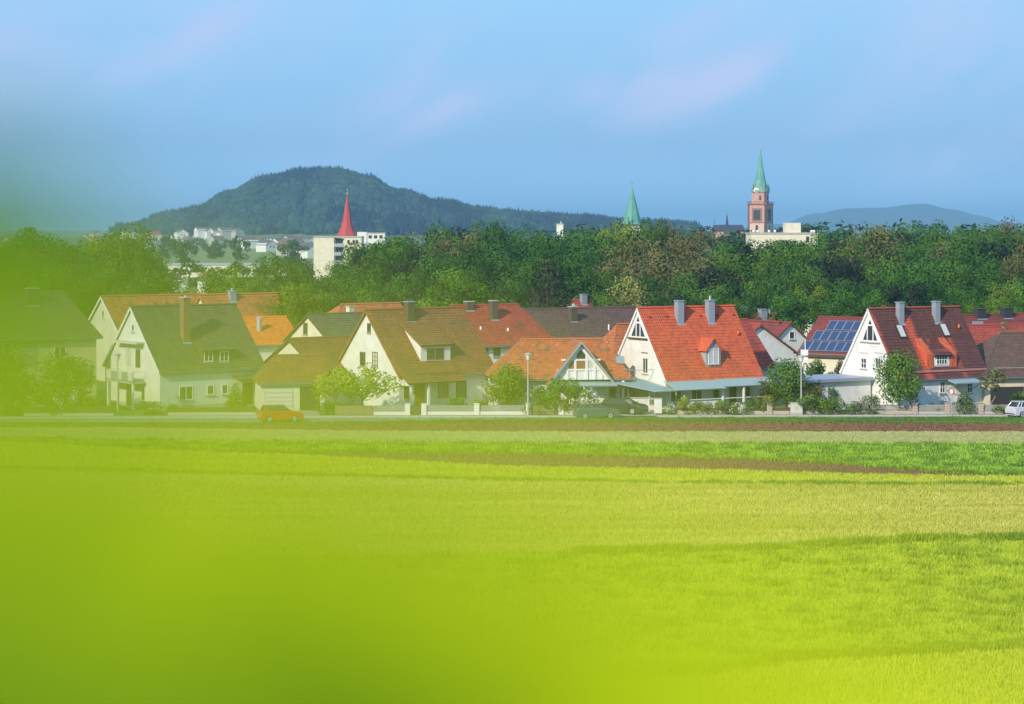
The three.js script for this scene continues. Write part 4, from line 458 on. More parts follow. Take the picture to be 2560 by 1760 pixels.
function limbs(seed, h, r, spots, n) { const R = rng(seed), a = [rod(V(0, -.2, 0), V((R() - .5) * .3, h * .55, (R() - .5) * .3), r, r * .6, 8)]; for (let i = 0; i < n && i < spots.length; i++) { const s = spots[Math.floor(R() * spots.length)], y = h * (.22 + .3 * R()); a.push(rod(V(0, y, 0), V(s[0] * .85, s[1], s[2] * .85), r * .45, r * .1, 5)); } return merge(a); }
const tint = {}; const tinted = (r, g, b) => tint[[r, g, b]] ??= new THREE.MeshPhysicalMaterial({ color: lin(r, g, b), roughness: .8, specularIntensity: .25, vertexColors: true }); const leafMat = tinted(1, 1, 1);
const PROTO = {};
function proto(kind, i, h, rx, ry, n, nc, leaf, c1, c2, o = {}) { const s = kind.length * 31 + i * 17 + 7, sp = o.spots ?? clumps(s, rx, ry, rx, h - ry * 1.02, nc, rx * (o.big ? .3 : .26), rx * (o.big ? .54 : .44), o); const cg = leaves(s + 5, sp, n, leaf, c1, c2, o); cg.computeBoundingBox(); (PROTO[kind] ??= []).push({ h: cg.boundingBox.max.y - leaf * .4, r: (cg.boundingBox.max.x - cg.boundingBox.min.x) / 2 - leaf * .5, crown: cg, trunk: limbs(s + 9, h, o.tr ?? .28, sp, o.nl ?? 6) }); }
const g1 = [.025, .083, .008], g2 = [.083, .178, .021];
for (let i = 0; i < 5; i++) proto('broadleaf', i, 15, 4.6 + (i % 3) * .5, 5.6 - (i % 2), 4800, 15 + i * 2, .2, g1, g2, { big: 1 });
for (let i = 0; i < 2; i++) proto('loose', i, 15, 4.8, 6.2, 3000, 40, .22, [.10, .12, .035], [.19, .18, .06], { low: -.9 });
for (let i = 0; i < 2; i++) proto('dark', i, 15, 4.4, 5.8, 3000, 30, .26, [.012, .026, .018], [.034, .058, .028]);
{ // spruce: whorls of drooping boughs
  const sp = (seed, h, r) => { const R = rng(seed), s = []; for (let k = 0; k < 15; k++) { const f = k / 15, y = h * (.12 + .86 * f), rr = r * Math.pow(1 - f, .8) + .15, nb = Math.round(5 + rr * 2.2); for (let j = 0; j < nb; j++) { const a = j / nb * 6.283 + R() * .6 + k; for (const q of [.35, .65, .95]) s.push([Math.cos(a) * rr * q, y - rr * q * .28 + R() * .2, Math.sin(a) * rr * q, .22 + rr * .12]); } } return s; };
  proto('spruce', 0, 15, 4, 6, 3600, 0, .22, [.028, .055, .03], [.06, .10, .05], { spots: sp(5, 15, 3.6), flat: .45, nl: 0 });
  proto('broad_spruce', 0, 11, 5, 6, 6500, 0, .18, [.045, .075, .042], [.10, .14, .075], { spots: sp(9, 11, 5.2), flat: .4, nl: 3, tr: .4 });
}
proto('far', 0, 11, 5.2, 5.6, 640, 20, .62, [.03, .08, .02], [.065, .14, .034], { nl: 0, low: -1 }); proto('far', 1, 11, 4.4, 5.6, 560, 18, .62, [.026, .066, .02], [.055, .115, .03], { nl: 0, low: -1 });
let treeSeed = rng(222);
function tree(kind, px, d, topY, o = {}) { // stands on the ground at distance d with its top on photo row topY
  const set = PROTO[kind], p = set[o.v ?? Math.floor(treeSeed() * set.length)], base = o.base ?? 0, h = (o.h ?? Y(topY, d) - base), s = h / p.h, w = (o.w ? o.w / 2 / p.r : s * (.85 + treeSeed() * .35));
  const g = thing(o.name ?? 'tree', o.label, 'tree', X(px, d), base, -d, treeSeed() * 6.283, o.group); g.scale.set(w, s, w);
  part(g, 'trunk', p.trunk, M.bark); part(g, 'crown', p.crown, o.m ?? leafMat); return g;
}
const ZONES = [[120, 'behind the left-edge house'], [260, 'left of the small cream gable'], [480, 'beside the gap below the hill'], [800, 'below the apartment block'], [960, 'right of the apartment block'], [1110, 'behind the brown house'], [1250, 'left of the broad spruce'], [1400, 'above the broad spruce'], [1530, 'left of the green spire'], [1680, 'below the green spire'], [1800, 'above the orange roof'], [1900, 'left of the church tower'], [2060, 'below the church tower'], [2180, 'above the solar roof'], [2300, 'above the streaked roof'], [2440, 'right of the distant hill top'], [9999, 'at the right picture edge']];
const zone = px => ZONES.find(z => px < z[0])[1];
const KIND = { broadleaf: 'rounded green tree', loose: 'loose olive-brown tree', dark: 'almost black tree', yellow: 'yellow-green leafing tree', bright: 'bright fresh tree' };
function wood(kind, px, d, top, o = {}) { const z = zone(px), dp = d < 285 ? 'at the near wood edge' : d < 340 ? 'amid the wood' : 'on the wood skyline', t = treeSeed(), v = .8 + .45 * t; const m = kind === 'yellow' ? tinted(1.9, 1.3, .8) : kind === 'bright' ? tinted(1.45, 1.3, 1.0) : kind === 'broadleaf' ? tinted(...[[.8, .85, .9], [1, 1, 1], [.85, 1, 1.05], [1.15, 1.05, .9], [.7, .8, .9]][Math.floor(t * 5)]) : tinted(...[[.8, .8, .8], [1, 1, 1]][Math.floor(t * 2)]); return tree(kind === 'yellow' || kind === 'bright' ? 'broadleaf' : kind, px, d, top, { label: `${KIND[kind]} ${dp} ${z}`, group: `${KIND[kind]}s ${dp} ${z}`, m, name: 'wood_tree', ...o }); }
{ // the wood behind the village, row by row
  const R = rng(303), pick = (px, row) => { const r = R(); if (px > 1600 && px < 1800 && row > 2) return 'loose'; if (px > 960 && px < 1120 && row > 2 && row < 5 && r < .7) return 'dark'; if (px > 1540 && px < 1640 && row > 4) return 'yellow'; return r < .08 ? 'dark' : r < .2 ? 'loose' : r < .28 ? 'yellow' : 'broadleaf'; };
  const rows = [[262, 735, 30], [276, 705, 30], [292, 672, 26], [312, 640, 24], [335, 612, 20], [362, 592, 16], [395, 578, 12], [430, 566, 10]];
  rows.forEach(([d, top, j], k) => { const step = 118 - k * 5; for (let px = 820 + (k % 2) * 50; px < 2640; px += step * (.8 + R() * .4)) { const low = 0, minTop = px < 830 ? 690 : px < 880 ? mix(690, 640, (px - 830) / 50) : px < 940 ? mix(640, 600, (px - 880) / 60) : px < 1140 ? mix(600, 556, (px - 940) / 200) : px > 1690 && px < 1850 ? 566 : px > 1849 && px < 2075 ? 598 : 0; if (k < 3 && px > 1240 && px < 1520) continue; const rise = (px > 1480 && px < 1700 ? -14 : 0) + (px > 1760 && px < 1900 ? 16 : 0) + (px > 2150 ? -8 : 0); wood(pick(px, k), px, d + R() * 10, Math.max(minTop, top + (k > 3 ? rise : 0) + (R() - .4) * j * 1.6)); } });
  for (const [px, d, t, kind, w] of [[2185, 330, 553, 'loose', 13], [2520, 420, 540, 'loose', 9], [2340, 470, 548, 'broadleaf', 9], [1215, 400, 548, 'broadleaf', 10], [1110, 390, 552, 'broadleaf', 9], [1560, 380, 541, 'yellow', 12], [1640, 390, 543, 'broadleaf', 8], [2085, 350, 596, 'dark', 6], [2110, 300, 640, 'dark', 5], [965, 330, 592, 'broadleaf', 9], [1000, 350, 582, 'yellow', 8], [2450, 360, 572, 'broadleaf', 8], [2545, 300, 585, 'loose', 7], [1130, 262, 668, 'bright', 9], [1200, 268, 690, 'bright', 7], [2540, 270, 690, 'bright', 9]]) wood(kind, px, d, t, { w });
  // left: tall trees and the gap with the settlement
  for (let k = 0; k < 5; k++) for (let px = -160 + (k % 2) * 40; px < (k > 2 ? 330 : 390); px += 82 * (.8 + R() * .45)) wood(R() < .25 ? 'loose' : R() < .2 ? 'yellow' : 'broadleaf', px, [258, 275, 300, 330, 360][k] + R() * 12, [700, 672, 630, 600, 576][k] + (R() - .3) * 26 + (px > 180 && px < 240 ? 10 : 0));
  wood('yellow', 305, 340, 556, { w: 12 }); wood('broadleaf', 75, 350, 566, { w: 9 }); wood('bright', 110, 262, 650, { w: 9 }); wood('broadleaf', 372, 300, 612, { w: 6 });
  for (let px = 455; px < 860; px += 48) { wood(R() < .6 ? 'bright' : 'broadleaf', px + R() * 20, 258 + R() * 14, (px < 560 || px > 600 && px < 660 ? 716 : 702) + R() * 22, { w: 7 + R() * 2 }); } 
  for (const [px, d, t, w, k] of [[560, 290, 662, 8, 'bright'], [590, 300, 655, 8, 'bright'], [660, 340, 628, 7, 'broadleaf'], [720, 330, 640, 9, 'broadleaf'], [745, 320, 636, 7, 'broadleaf'], [640, 300, 690, 8, 'bright'], [790, 300, 690, 7, 'broadleaf'], [868, 290, 668, 8, 'broadleaf'], [470, 280, 712, 6, 'loose'], [912, 350, 606, 8, 'broadleaf'], [860, 300, 690, 8, 'bright'], [930, 300, 640, 10, 'broadleaf'], [905, 275, 700, 8, 'bright']]) wood(k, px, d, t, { w });
  for (let i = 0; i < 52; i++) { const px = mix(180, 860, R()), d = mix(820, 2350, Math.pow(R(), .8)), far = d > 1500; if (px > 770 && d < 1000 || px > 560 && px < 790 && R() < .6) continue; tree(R() < .12 ? 'spruce' : 'far', px, d, 0, { h: d > 1500 ? 6 + R() * 5 : 8 + R() * 6, label: far ? 'small hazy tree in the far settlement at the foot of the hill' : 'tree in the town gap beyond the long white hall', group: far ? 'trees of the far settlement' : 'trees in the town gap', name: far ? 'far_tree' : 'town_tree' }); }
  for (const [px, d, top] of [[690, 600, 640], [474, 620, 646], [740, 640, 642], [590, 640, 652]]) tree('far', px, d, top, { label: 'dark tree standing in front of the long white hall', group: 'trees by the long hall', name: 'town_tree', v: 0, m: tinted(.75, .85, .8) });
  for (const [px, d, top] of [[1700, 900, 566], [1740, 950, 563], [1830, 900, 574], [1930, 1100, 566], [1960, 900, 568], [2010, 800, 558], [2110, 700, 552], [2250, 700, 548], [1880, 900, 575], [1975, 1000, 561], [2045, 900, 556], [2300, 800, 556], [2380, 700, 560], [1850, 800, 577]]) tree('far', px, d, top, { label: 'distant tree on the skyline around the church tower', group: 'skyline trees', name: 'skyline_tree' });
}
tree('broad_spruce', 1372, 264, 634, { w: 11, label: 'big broad dark spruce with a thin brown top in the middle of the wood edge', name: 'spruce_tree', m: tinted(.55, .46, .55) });
tree('loose', 1565, 268, 683, { w: 6.5, label: 'pale olive freshly leafing tree behind the dark brown roof', name: 'garden_tree', m: tinted(1.7, 1.75, 1.5) });
tree('spruce', 2512, 226, 803, { w: 4.4, label: 'brownish conifer top poking out above the brown hipped roof', name: 'spruce_tree', m: tinted(4.2, 2.6, 2.6) });
tree('spruce', 1840, 360, 600, { w: 4, label: 'single pointed spruce below the church tower', name: 'spruce_tree' });
// ---------- gardens ----------
proto('garden', 0, 4.6, 2.5, 1.75, 2600, 22, .11, [.13, .22, .03], [.30, .38, .06], { tr: .1, nl: 8 });
proto('garden', 1, 5.4, 2.4, 2.4, 5400, 60, .115, [.055, .14, .02], [.15, .26, .035], { tr: .14, nl: 6, low: -.85 });
proto('young', 0, 4.2, 1.15, 1.1, 700, 12, .11, [.10, .12, .04], [.17, .17, .06], { tr: .05, nl: 5 });
for (let i = 0; i < 3; i++) proto('shrub', i, 2.2, 1.35, 1.15, 1500, 16, .085, [.05, .12, .025], [.13, .23, .045], { tr: .05, nl: 5, low: -.95 });
proto('ball', 0, 1.3, .72, .68, 1500, 40, .05, [.06, .11, .03], [.11, .17, .045], { tr: .05, nl: 2, low: -.98 });
proto('blossom', 0, 2.4, 1.3, 1.2, 1500, 16, .085, [.06, .13, .03], [.14, .23, .05], { tr: .05, nl: 5, low: -.9 });
proto('cone', 0, 3, 1, 1.4, 2200, 0, .07, [.07, .14, .02], [.14, .22, .03], { nl: 0, tr: .06, spots: (() => { const s = []; for (let k = 0; k < 12; k++) { const f = k / 12, r = 1.02 * Math.pow(1 - f, .75) * (k < 2 ? .9 : 1); for (let j = 0; j < 8; j++) s.push([Math.cos(j * .785 + k) * r * .7, .25 + f * 2.6, Math.sin(j * .785 + k) * r * .7, r * .42 + .06]); } return s; })() });
const petals = leaves(77, clumps(71, 1.4, 1.25, 1.4, 1.25, 16, .35, .6, { low: -.6 }), 420, .085, [.75, .74, .66], [.82, .82, .76]);
function shrub(kind, px, d, top, w, label, o = {}) { const g = tree(kind, px, d, top, { w, label, name: o.name ?? 'shrub', m: o.m, v: o.v, base: o.base ?? 0 }); g.userData.category = o.cat ?? 'shrub'; if (kind === 'blossom') part(g, 'blossoms', petals, leafMat); return g; }
const T = tinted;
tree('garden', 905, 203.5, 905, { w: 8.2, v: 0, label: 'light yellow-green blossoming tree in front of the brown house', name: 'garden_tree' });
tree('garden', 838, 205, 912, { w: 5.2, v: 0, label: 'yellowish round tree left of the blossoming tree', name: 'garden_tree', m: T(1.25, 1.1, .8) });
tree('garden', 2248, 203.6, 868, { w: 4.9, v: 1, label: 'dense green egg-shaped tree in front of the streaked-roof house', name: 'garden_tree' });
tree('young', 2488, 204, 922, { w: 2.7, label: 'slim young tree with brownish leaves held by a stake', name: 'young_tree' });
tree('garden', 1268, 205, 905, { w: 4.6, v: 1, label: 'big loose green bush right of the brown house', name: 'garden_tree', m: T(1.25, 1.1, .9) });
tree('garden', 1965, 206.5, 893, { w: 5.0, v: 1, label: 'dark green bushy tree left of the street lamp at the solar house', name: 'garden_tree', m: T(.85, .9, .9) });
tree('garden', 160, 204, 880, { w: 6.4, v: 1, label: 'large flowering bush below the left-edge house', name: 'garden_tree', m: T(1.2, 1.15, 1) });
tree('garden', 20, 204, 862, { w: 5.2, v: 1, label: 'leafy tree at the left picture edge', name: 'garden_tree' });
for (const a of [
  ['shrub', 1345, 202.8, 960, 4.0, 'dark green bush right of the middle street lamp'], ['shrub', 1400, 202.6, 940, 3.6, 'tall pointed green bush before the timbered gable', { m: T(.9, 1, .8) }], ['shrub', 1385, 203.5, 975, 3, 'low dense bush under the timbered gable'],
  ['blossom', 1462, 203.2, 966, 2.5, 'bush covered with white blossoms beside the parked cars'], ['shrub', 1148, 204.5, 985, 2.4, 'low green bush under the arched windows'], ['shrub', 1205, 203.6, 992, 1.9, 'pale yellow-green bush by the corner of the brown house', { m: T(2.2, 1.8, 1.5) }],
  ['shrub', 1715, 203, 990, 2.2, 'yellowish bush in front of the veranda', { m: T(2, 1.4, .6) }], ['shrub', 1740, 202.8, 1003, 2.6, 'dark low bush beside the veranda statue', { m: T(.8, .85, .8) }], ['shrub', 1795, 202.8, 1000, 3.0, 'green low bush between the first two stone pillars'], ['shrub', 1835, 203.4, 1006, 2.2, 'dull green bush behind the second stone pillar', { m: T(.8, .8, .8) }], ['shrub', 1875, 203.2, 1001, 2.4, 'dark round bush below the right veranda post', { m: T(.6, .75, .8) }],
  ['blossom', 1845, 202.2, 1008, 1.6, 'small white-flowering bush at the veranda fence'], ['blossom', 1672, 202.6, 1006, 1.3, 'little white-flowering bush by the driveway pillar'],
  ['shrub', 1915, 205, 962, 2.6, 'purple-brown dark bush at the right end of the orange house', { m: T(.55, .32, .55) }], ['shrub', 1912, 203.5, 985, 2.6, 'olive bush right of the orange house', { m: T(1.4, 1, .9) }], ['shrub', 2045, 206, 955, 3.6, 'dark plum-coloured bush beside the flat wing', { m: T(1.15, .62, .9) }], ['shrub', 2040, 203, 980, 4.0, 'mixed green bush behind the grey cabinet'], ['shrub', 2075, 202.8, 990, 2.6, 'bright green bush right of the grey cabinet', { m: T(1.2, 1.1, .8) }], ['shrub', 2082, 205.2, 958, 1.1, 'narrow dark upright shrub before the flat wing', { m: T(.6, .7, .7) }], ['shrub', 2122, 203, 1002, 2.6, 'grey-green low bush left of the clipped ball', { m: T(.9, .95, 1.2) }],
  ['ball', 2176, 203, 985, 2.0, 'clipped round box ball below the white gable', { cat: 'shrub' }], ['ball', 2545, 203, 1003, 1.3, 'rounded whitish-flowering ball shrub near the white car', { m: T(3.2, 2.6, 3) }], ['shrub', 2345, 205, 1003, 3.4, 'dark flat bush under the side window', { m: T(.5, .6, .8) }], ['shrub', 2290, 204.5, 1003, 2.2, 'small dark bush right of the egg-shaped tree', { m: T(.6, .7, .7) }], ['shrub', 2505, 203.2, 1010, 2, 'bright low green cushion plant by the grey fence', { m: T(1.4, 1.2, .7) }], ['shrub', 2545, 209, 976, 2.2, 'olive-yellow clipped hedge at the right edge', { m: T(2, 1.3, .6) }],
  ['shrub', 2050, 232, 896, 3.6, 'light green bush in front of the solar house'], ['shrub', 2105, 231, 895, 1.6, 'dark red-brown bush by the streaked-roof gable', { m: T(.9, .5, .7) }],
  ['shrub', 60, 203, 955, 5.0, 'wide green hedge bush at the far left road side'], ['shrub', 150, 202.6, 975, 4.2, 'hedge bush left of the left street lamp'], ['blossom', 165, 202.2, 965, 2.4, 'white-flowering bush in the left hedge'], ['shrub', 235, 203, 985, 3.6, 'dark hedge bush beside the left street lamp'], ['shrub', 15, 202, 985, 4, 'low bush at the left picture edge'], ['shrub', 280, 203, 1000, 1.6, 'clipped low shrub before the balcony columns'],
  ['ball', 378, 203, 1000, 2.2, 'round box bush by the near corner of the grey-roofed house', { m: T(.7, .8, .7) }], ['cone', 590, 203, 958, 2.5, 'cone-shaped clipped yew in front of the porch', { cat: 'shrub' }], ['cone', 2412, 203.6, 978, 2.7, 'small bushy fir in front of the porch roof', { m: T(.8, .8, 1), name: 'small_fir' }], ['shrub', 820, 203.4, 1000, 2.6, 'dark low bush beside the carport', { m: T(.6, .7, .6) }], ['shrub', 438, 202.6, 1006, 1.8, 'small light bush under the double window', { m: T(1.4, 1.2, 1.2) }],
]) shrub(...a);

// ---------- fences, lamps, cars ----------
const LN = px => E_.road1(px) + 1.45;   // line of the garden fences
function pillar(label, px, w, h, m, o = {}) { const d = o.d ?? LN(px), g = thing('fence_pillar', label, 'pillar', X(px, d), .1, -d, 0, o.group); part(g, 'shaft', new RoundedBoxGeometry(w, h, w, 2, .03).translate(0, h / 2, 0), m); part(g, 'cap', new RoundedBoxGeometry(w + .08, .07, w + .08, 2, .02).translate(0, h + .038, 0), o.cap ?? m); if (m === M.stone) for (let i = 0; i < 4; i++) part(g, 'stone', new RoundedBoxGeometry(w * (.82 + .1 * hash(i, px)), h / 4 - .03, .06, 1, .02).translate((hash(i, px, 2) - .5) * .05, h / 8 + i * h / 4, w / 2 + .01), m); return g; }
function fence(label, px0, px1, m, o = {}) { // palings on a low wall
  const d0 = LN(px0), d1 = LN(px1), a = V(X(px0, d0), 0, -d0), b = V(X(px1, d1), 0, -d1), len = a.distanceTo(b), g = thing(o.name ?? 'garden_fence', label, o.cat ?? 'fence', a.x, .1, a.z, Math.atan2(-(b.z - a.z), b.x - a.x)), wall = o.wall ?? .32, h = o.h ?? .92;
  if (wall) part(g, 'low_wall', new RoundedBoxGeometry(len, wall, .22, 2, .02).translate(len / 2, wall / 2, 0), o.wm ?? M.white);
  part(g, 'fence_rail', [bx(0, len, wall + .12, wall + .18, -.05, -.012), bx(0, len, h - .16, h - .1, -.05, -.012)], m);
  const n = Math.round(len / .115), ps = []; for (let i = 0; i < n; i++) ps.push(bx(i * len / n + .008, i * len / n + .1, wall + .04, h - .02 + .02 * hash(i, px0 | 0), -.009, .016)); const q = part(g, 'paling', ps, m); q.userData.kind = 'stuff';
  return g;
}
pillar('white gate pillar left of the gate of the brown house', 1019, .5, 1.0, M.white); pillar('white gate pillar right of the gate of the brown house', 1060, .5, 1.0, M.white); pillar('white pillar in the fence below the arched windows', 1192, .5, 1.0, M.white); pillar('white pillar at the foot of the middle street lamp', 1321, .45, 1.0, M.white); pillar('white pillar behind the rear of the grey-green car', 1403, .5, 1.0, M.white);
fence('short grey paling fence on white wall left of the gate', 934, 1012, M.fencegrey); fence('grey paling fence on white wall in front of the brown house', 1067, 1185, M.fencegrey); fence('grey paling fence on white wall left of the middle street lamp', 1199, 1314, M.fencegrey); fence('solid grey-brown wooden driveway gate right of the middle street lamp', 1328, 1395, M.fencewood, { wall: 0, name: 'driveway_gate', cat: 'gate' }); fence('dark paling fence on white wall behind the grey-green car', 1410, 1440, M.fencewood); fence('dark narrow garden gate of the brown house', 1027, 1052, M.brown, { wall: 0, name: 'garden_gate', cat: 'gate' }); fence('pale wooden board fence beside the carport', 838, 932, M.fencewood, { wall: 0 });
fence('low dark rail fence in front of the grey-roofed house', 420, 640, M.brown, { wall: .3, wm: M.concrete, h: .8 }); fence('overgrown dark fence at the far left', 60, 285, M.brown, { wall: .25, wm: M.concrete, h: .9 });
pillar('tall white wall block at the driveway end', 1645, .72, 1.35, M.white, { d: 204.2, cap: M.concrete }); { const d = 206, g = thing('garden_wall', 'white garden wall with grey coping behind the dark car', 'wall', X(1568, d), .05, -d, .1); part(g, 'wall', bx(0, 2.1, 0, 1.3, -.2, 0), M.white); part(g, 'coping', bx(-.06, 2.16, 1.303, 1.4, -.26, .06), M.concrete); }
{ const d = 206.2, g = thing('wrought_gate', 'white barred garden door between wall and wall block', 'gate', X(1622, d), .05, -d); part(g, 'gate_frame', [bx(0, .06, 0, 1.9, 0, .05), bx(.5, .56, 0, 1.9, 0, .05), bx(.06, .5, 1.84, 1.9, 0, .05), bx(.06, .5, 1.2, 1.26, 0, .05), bx(.06, .5, .6, .66, 0, .05)], M.frame); for (let i = 0; i < 3; i++) part(g, 'gate_bar', bx(.15 + i * .12, .17 + i * .12, .05, 1.84, .015, .035), M.frame); }
for (const [px, l] of [[1761, 'rough stone pillar nearest to the driveway'], [1844, 'rough stone pillar below the veranda'], [1924, 'rough stone pillar left of the grey cabinet'], [2143, 'rough stone pillar at the left end of the grey fence'], [2287, 'rough stone pillar right of the egg-shaped tree'], [2369, 'rough stone pillar beside the road sign'], [2452, 'rough stone pillar below the young tree'], [2536, 'rough stone pillar beside the white car']]) pillar(l, px, .5, 1.0, M.stone);
fence('low dark fence on stone base left of the first stone pillar', 1690, 1754, M.brown, { wm: M.stone, h: .6 }); fence('low dark fence on stone base below the veranda', 1768, 1837, M.brown, { wm: M.stone, h: .6 }); fence('low dark fence on stone base between second and third stone pillar', 1851, 1917, M.brown, { wm: M.stone, h: .6 }); fence('low dark fence on stone base beside the grey cabinet', 1931, 1974, M.brown, { wm: M.stone, h: .6 }); fence('hedge fence right of the grey cabinet', 2010, 2090, M.brown, { wm: M.concrete, h: .7 });
fence('grey paling fence bay below the box ball', 2151, 2280, M.fencegrey, { wm: M.stone, wall: .3, h: .9 }); fence('grey paling fence bay left of the road sign', 2294, 2362, M.fencegrey, { wm: M.concrete, wall: .25, h: .9 }); fence('grey paling fence bay right of the road sign', 2376, 2445, M.fencegrey, { wm: M.concrete, wall: .25, h: .9 }); fence('grey paling fence bay left of the white car', 2459, 2529, M.fencegrey, { wm: M.concrete, wall: .25, h: .9 });
{ const px = 1991, d = LN(px) - .5, g = thing('utility_cabinet', 'light grey utility cabinet at the roadside', 'cabinet', X(px, d), .1, -d); part(g, 'plinth', bx(-.55, .55, 0, .12, -.22, .2), M.concrete); part(g, 'body', new RoundedBoxGeometry(1.14, .95, .45, 2, .02).translate(0, .6, 0), mat(lin(.48, .49, .44), .7)); part(g, 'lid', new RoundedBoxGeometry(1.2, .07, .5, 2, .02).translate(0, 1.11, 0), M.concrete); for (const s of [-1, 1]) { const q = part(g, 'door', bx(s > 0 ? .01 : -.53, s > 0 ? .53 : -.01, .18, 1.02, .228, .245), mat(lin(.52, .53, .48), .65)); part(q, 'handle', bx(s * .08 - .015, s * .08 + .015, .55, .7, .248, .27), M.blackmetal); } }
function lamp(label, px, top, d) { const g = thing('street_lamp', label, 'street lamp', X(px, d), 0, -d), h = Y(top, d); part(g, 'pole', merge([cyl(.1, .085, 1.1, 0, 0, 0, 12), cyl(.075, .055, h - 1.7, 0, 1.1, 0, 12)]), M.pole); const l = part(g, 'lantern', cyl(.13, .27, .5, 0, h - .62, 0, 14), M.lampglass); part(l, 'lantern_cap', merge([cyl(.36, .3, .06, 0, h - .118, 0, 16), cyl(.3, .08, .1, 0, h - .055, 0, 16)]), M.pole); part(l, 'lantern_base', cyl(.075, .14, .08, 0, h - .7, 0, 12), M.pole); part(g, 'service_door', bx(-.04, .04, .5, .85, .09, .105), M.pole); return g; }
lamp('left street lamp in front of the balcony house', 294, 884, 202.2); lamp('middle street lamp before the bungalow', 1320, 883, 201.9); lamp('right street lamp beside the grey cabinet', 2003, 888, 203);
{ const d = 201.6, g = thing('road_sign', 'thin grey post with a round red and white road sign', 'sign', X(2379, d), 0, -d); part(g, 'post', cyl(.035, .035, 2.6, 0, 0, 0, 10), M.pole); const s = part(g, 'sign_disc', new THREE.CylinderGeometry(.3, .3, .03, 24).rotateX(Math.PI / 2), mat(lin(.55, .03, .03), .5), [0, 2.35, .05], [0, -1.0, 0]); part(s, 'sign_face', new THREE.CylinderGeometry(.22, .22, .01, 24).rotateX(Math.PI / 2), M.frame, [0, 0, .022]); }
{ const d = 228, g = thing('utility_mast', 'white steel mast with small boxes in front of the solar house', 'mast', X(2013, d), 0, -d), t = Y(862, d); part(g, 'pole', cyl(.2, .16, t - .8, 0, 0, 0, 10), M.frame); part(g, 'mast_tip', cyl(.05, .05, 1.4, 0, t - .8, 0, 8), M.frame); for (const y of [t - 1.9, t - 1.1]) part(g, 'box', bx(-.5, .25, y, y + .6, .16, .42), M.frame); }
{ const d = 203.4, g = thing('garden_statue', 'small white garden statue before the veranda', 'statue', X(1711, d), 0, -d); part(g, 'figure', new THREE.LatheGeometry([[0, 0], [.2, 0], [.2, .5], [.14, .55], [.17, .7], [.12, 1.05], [.17, 1.3], [.16, 1.45], [.06, 1.55], [.1, 1.66], [.08, 1.8], [0, 1.84]].map(p => new THREE.Vector2(...p)), 14), M.frame); }
{ const d = 203.6, g = thing('tree_stake', 'slanting wooden stake leaning on the young tree', 'stake', X(2462, d), 0, -d); part(g, 'post', rod(V(0, 0, 0), V(1.0, 1.75, 0), .05, .05, 8), M.fencewood); part(g, 'tie', new THREE.TorusGeometry(.09, .02, 6, 12), M.rubber, [.95, 1.66, 0]); }
